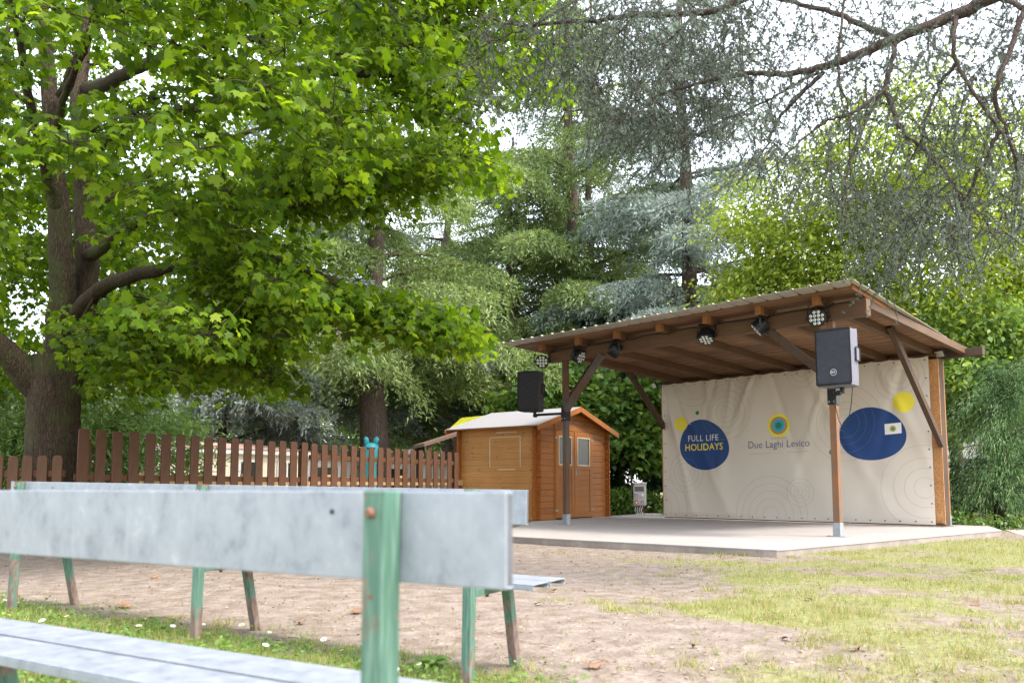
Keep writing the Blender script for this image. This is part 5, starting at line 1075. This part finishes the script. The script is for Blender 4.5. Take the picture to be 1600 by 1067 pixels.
def daisies():
    root = thing('daisy', 'small white daisy flowering in the grass around the second bench', 'flower', (0, 0, 0), 0, 'white daisies in the grass by the benches')
    m = MB()
    for i in range(11):
        a = 2 * PI * i / 11; c, s = math.cos(a), math.sin(a); m.add([(c * .003 - s * .002, s * .003 + c * .002, .045), (c * .003 + s * .002, s * .003 - c * .002, .045), (c * .013 + s * .003, s * .013 - c * .003, .047), (c * .015, s * .015, .0465), (c * .013 - s * .003, s * .013 + c * .003, .047)], [(0, 1, 2, 3, 4)])
    m.build('petals', M['petal'], root); m = MB(); m.tube([(0, 0, .044), (0, 0, .048), (0, 0, .050)], [.0045, .0045, .002], 10); m.build('flower_centre', M['pollen'], root); m = MB(); m.tube([(0, 0, 0), (.002, 0, .044)], .0009, 5); m.build('stem', M['clover'], root)
    rr = random.Random(9); k = 0
    while k < 58:
        y = rr.uniform(2.7, 5.2); x = rr.uniform(-.68, .0) * y; q = x * .49 + y * .87
        if q > 3.15 or q < 1.9: continue
        o = root if k == 0 else copy_tree(root); o.location = (x, y, gz(x, y) - .004); o.rotation_euler = (rr.uniform(-.5, .5), rr.uniform(-.5, .5), rr.uniform(0, 6)); s = rr.uniform(.7, 1.15); o.scale = (s, s, s); k += 1
daisies()
def dead_leaves():
    spots = [(930, 1032, 1), (1060, 897, .8), (1130, 872, .9), (1143, 870, .8), (1262, 938, .7), (1525, 945, .8), (560, 957, 1), (470, 972, .8), (862, 925, .9), (845, 946, .8), (1085, 1010, .6), (190, 952, 1.1), (1232, 1003, .7), (1340, 1018, .8), (1200, 968, .6), (1472, 915, .7), (660, 905, .8), (240, 905, .8), (395, 930, .7)]
    root = None
    for i, (px, py, s) in enumerate(spots):
        d = ray(px, py); tt = -HC / d[2]; x, y = d[0] * tt, d[1] * tt
        if root is None:
            root = thing('fallen_leaf', 'dry brown fallen leaf lying on the trodden ground', 'leaf', (x, y, gz(x, y) + .012), 0, 'dry brown leaves lying on the ground')
            m = MB(); m.add([(a * .075, (b - .5) * .085, c * .12 + .02 * abs(a) * 2) for a, b, c in MAPLE], [tuple(range(len(MAPLE)))]); m.build('blade', M['deadleaf'], root); m = MB(); m.tube([(0, -.04, 0), (0, -.08, .006)], .0012, 5); m.build('stalk', M['deadleaf'], root); o = root
        else: o = copy_tree(root)
        o.location = (x, y, gz(x, y) + .012); o.rotation_euler = (random.uniform(-.4, .4), random.uniform(-.4, .4), i * 1.9); o.scale = (s, s, s)
dead_leaves()
def dandelion():
    d = ray(672, 1030); tt = -HC / d[2]; x, y = d[0] * tt, d[1] * tt; T = thing('dandelion_plant', 'broad leaved dandelion plant between the two benches near the green post', 'plant', (x, y, gz(x, y)))
    for i in range(9):
        a = i * 2.4; l_ = random.uniform(.09, .16); m = MB(); vs = []; n = 8; dr = Vector((math.cos(a), math.sin(a), 0)); sd = Vector((-dr.y, dr.x, 0))
        for j in range(n + 1):
            t = j / n; w = .022 * math.sin(PI * min(1, t * .95 + .05)) * (1 + .35 * (j % 2)) + .002; c = dr * l_ * t * .8 + Vector((0, 0, l_ * (.75 * t - .55 * t * t) * (1.6 if i == 0 else 1))); vs += [c - sd * w, c + sd * w + Vector((0, 0, .006))]
        m.add(vs, [(2 * j, 2 * j + 1, 2 * j + 3, 2 * j + 2) for j in range(n)]); m.build('leaf', M['clover'], T, smooth=True)
dandelion()
# ------------------------------------------------------------------ light
EL, AZ = R(52), R(115)      # azimuth measured clockwise from +Y
wd = bpy.data.worlds.new("World"); SC.world = wd; wd.use_nodes = True; nt = wd.node_tree; nt.nodes.clear()
out = nt.nodes.new('ShaderNodeOutputWorld'); sky = nt.nodes.new('ShaderNodeTexSky'); sky.sky_type = 'NISHITA'; sky.sun_disc = False; sky.sun_elevation = EL; sky.sun_rotation = AZ; sky.air_density = 1.2; sky.dust_density = 3.0
bg = nt.nodes.new('ShaderNodeBackground'); bg.inputs['Strength'].default_value = .10; nt.links.new(sky.outputs[0], bg.inputs['Color'])
tc = nt.nodes.new('ShaderNodeTexCoord'); ns = nt.nodes.new('ShaderNodeTexNoise'); ns.inputs['Scale'].default_value = 2.2; ns.inputs['Detail'].default_value = 5; nt.links.new(tc.outputs['Generated'], ns.inputs['Vector'])
rp = nt.nodes.new('ShaderNodeValToRGB'); rp.color_ramp.elements[0].color = (.80, .82, .90, 1); rp.color_ramp.elements[1].color = (1, 1, 1, 1); rp.color_ramp.elements[0].position = .3; rp.color_ramp.elements[1].position = .6; nt.links.new(ns.outputs['Fac'], rp.inputs['Fac'])
bg2 = nt.nodes.new('ShaderNodeBackground'); bg2.inputs['Strength'].default_value = .66; nt.links.new(rp.outputs[0], bg2.inputs['Color'])
ad = nt.nodes.new('ShaderNodeAddShader'); nt.links.new(bg.outputs[0], ad.inputs[0]); nt.links.new(bg2.outputs[0], ad.inputs[1]); nt.links.new(ad.outputs[0], out.inputs['Surface'])
sd = bpy.data.lights.new('sun', 'SUN'); sd.energy = 1.35; sd.angle = R(12); sd.color = (1, .95, .86); so = bpy.data.objects.new('sun', sd); COL.objects.link(so)
dv = Vector((math.sin(AZ) * math.cos(EL), math.cos(AZ) * math.cos(EL), math.sin(EL))); so.rotation_euler = dv.to_track_quat('Z', 'Y').to_euler(); so.location = dv * 30
SC.view_settings.view_transform = 'Standard'; SC.view_settings.look = 'None'; SC.view_settings.exposure = 1.82; SC.view_settings.gamma = 1
SC.cycles.max_bounces = 6; SC.cycles.transmission_bounces = 4; SC.cycles.diffuse_bounces = 4
try: SC.cycles.use_denoising = True
except Exception: pass
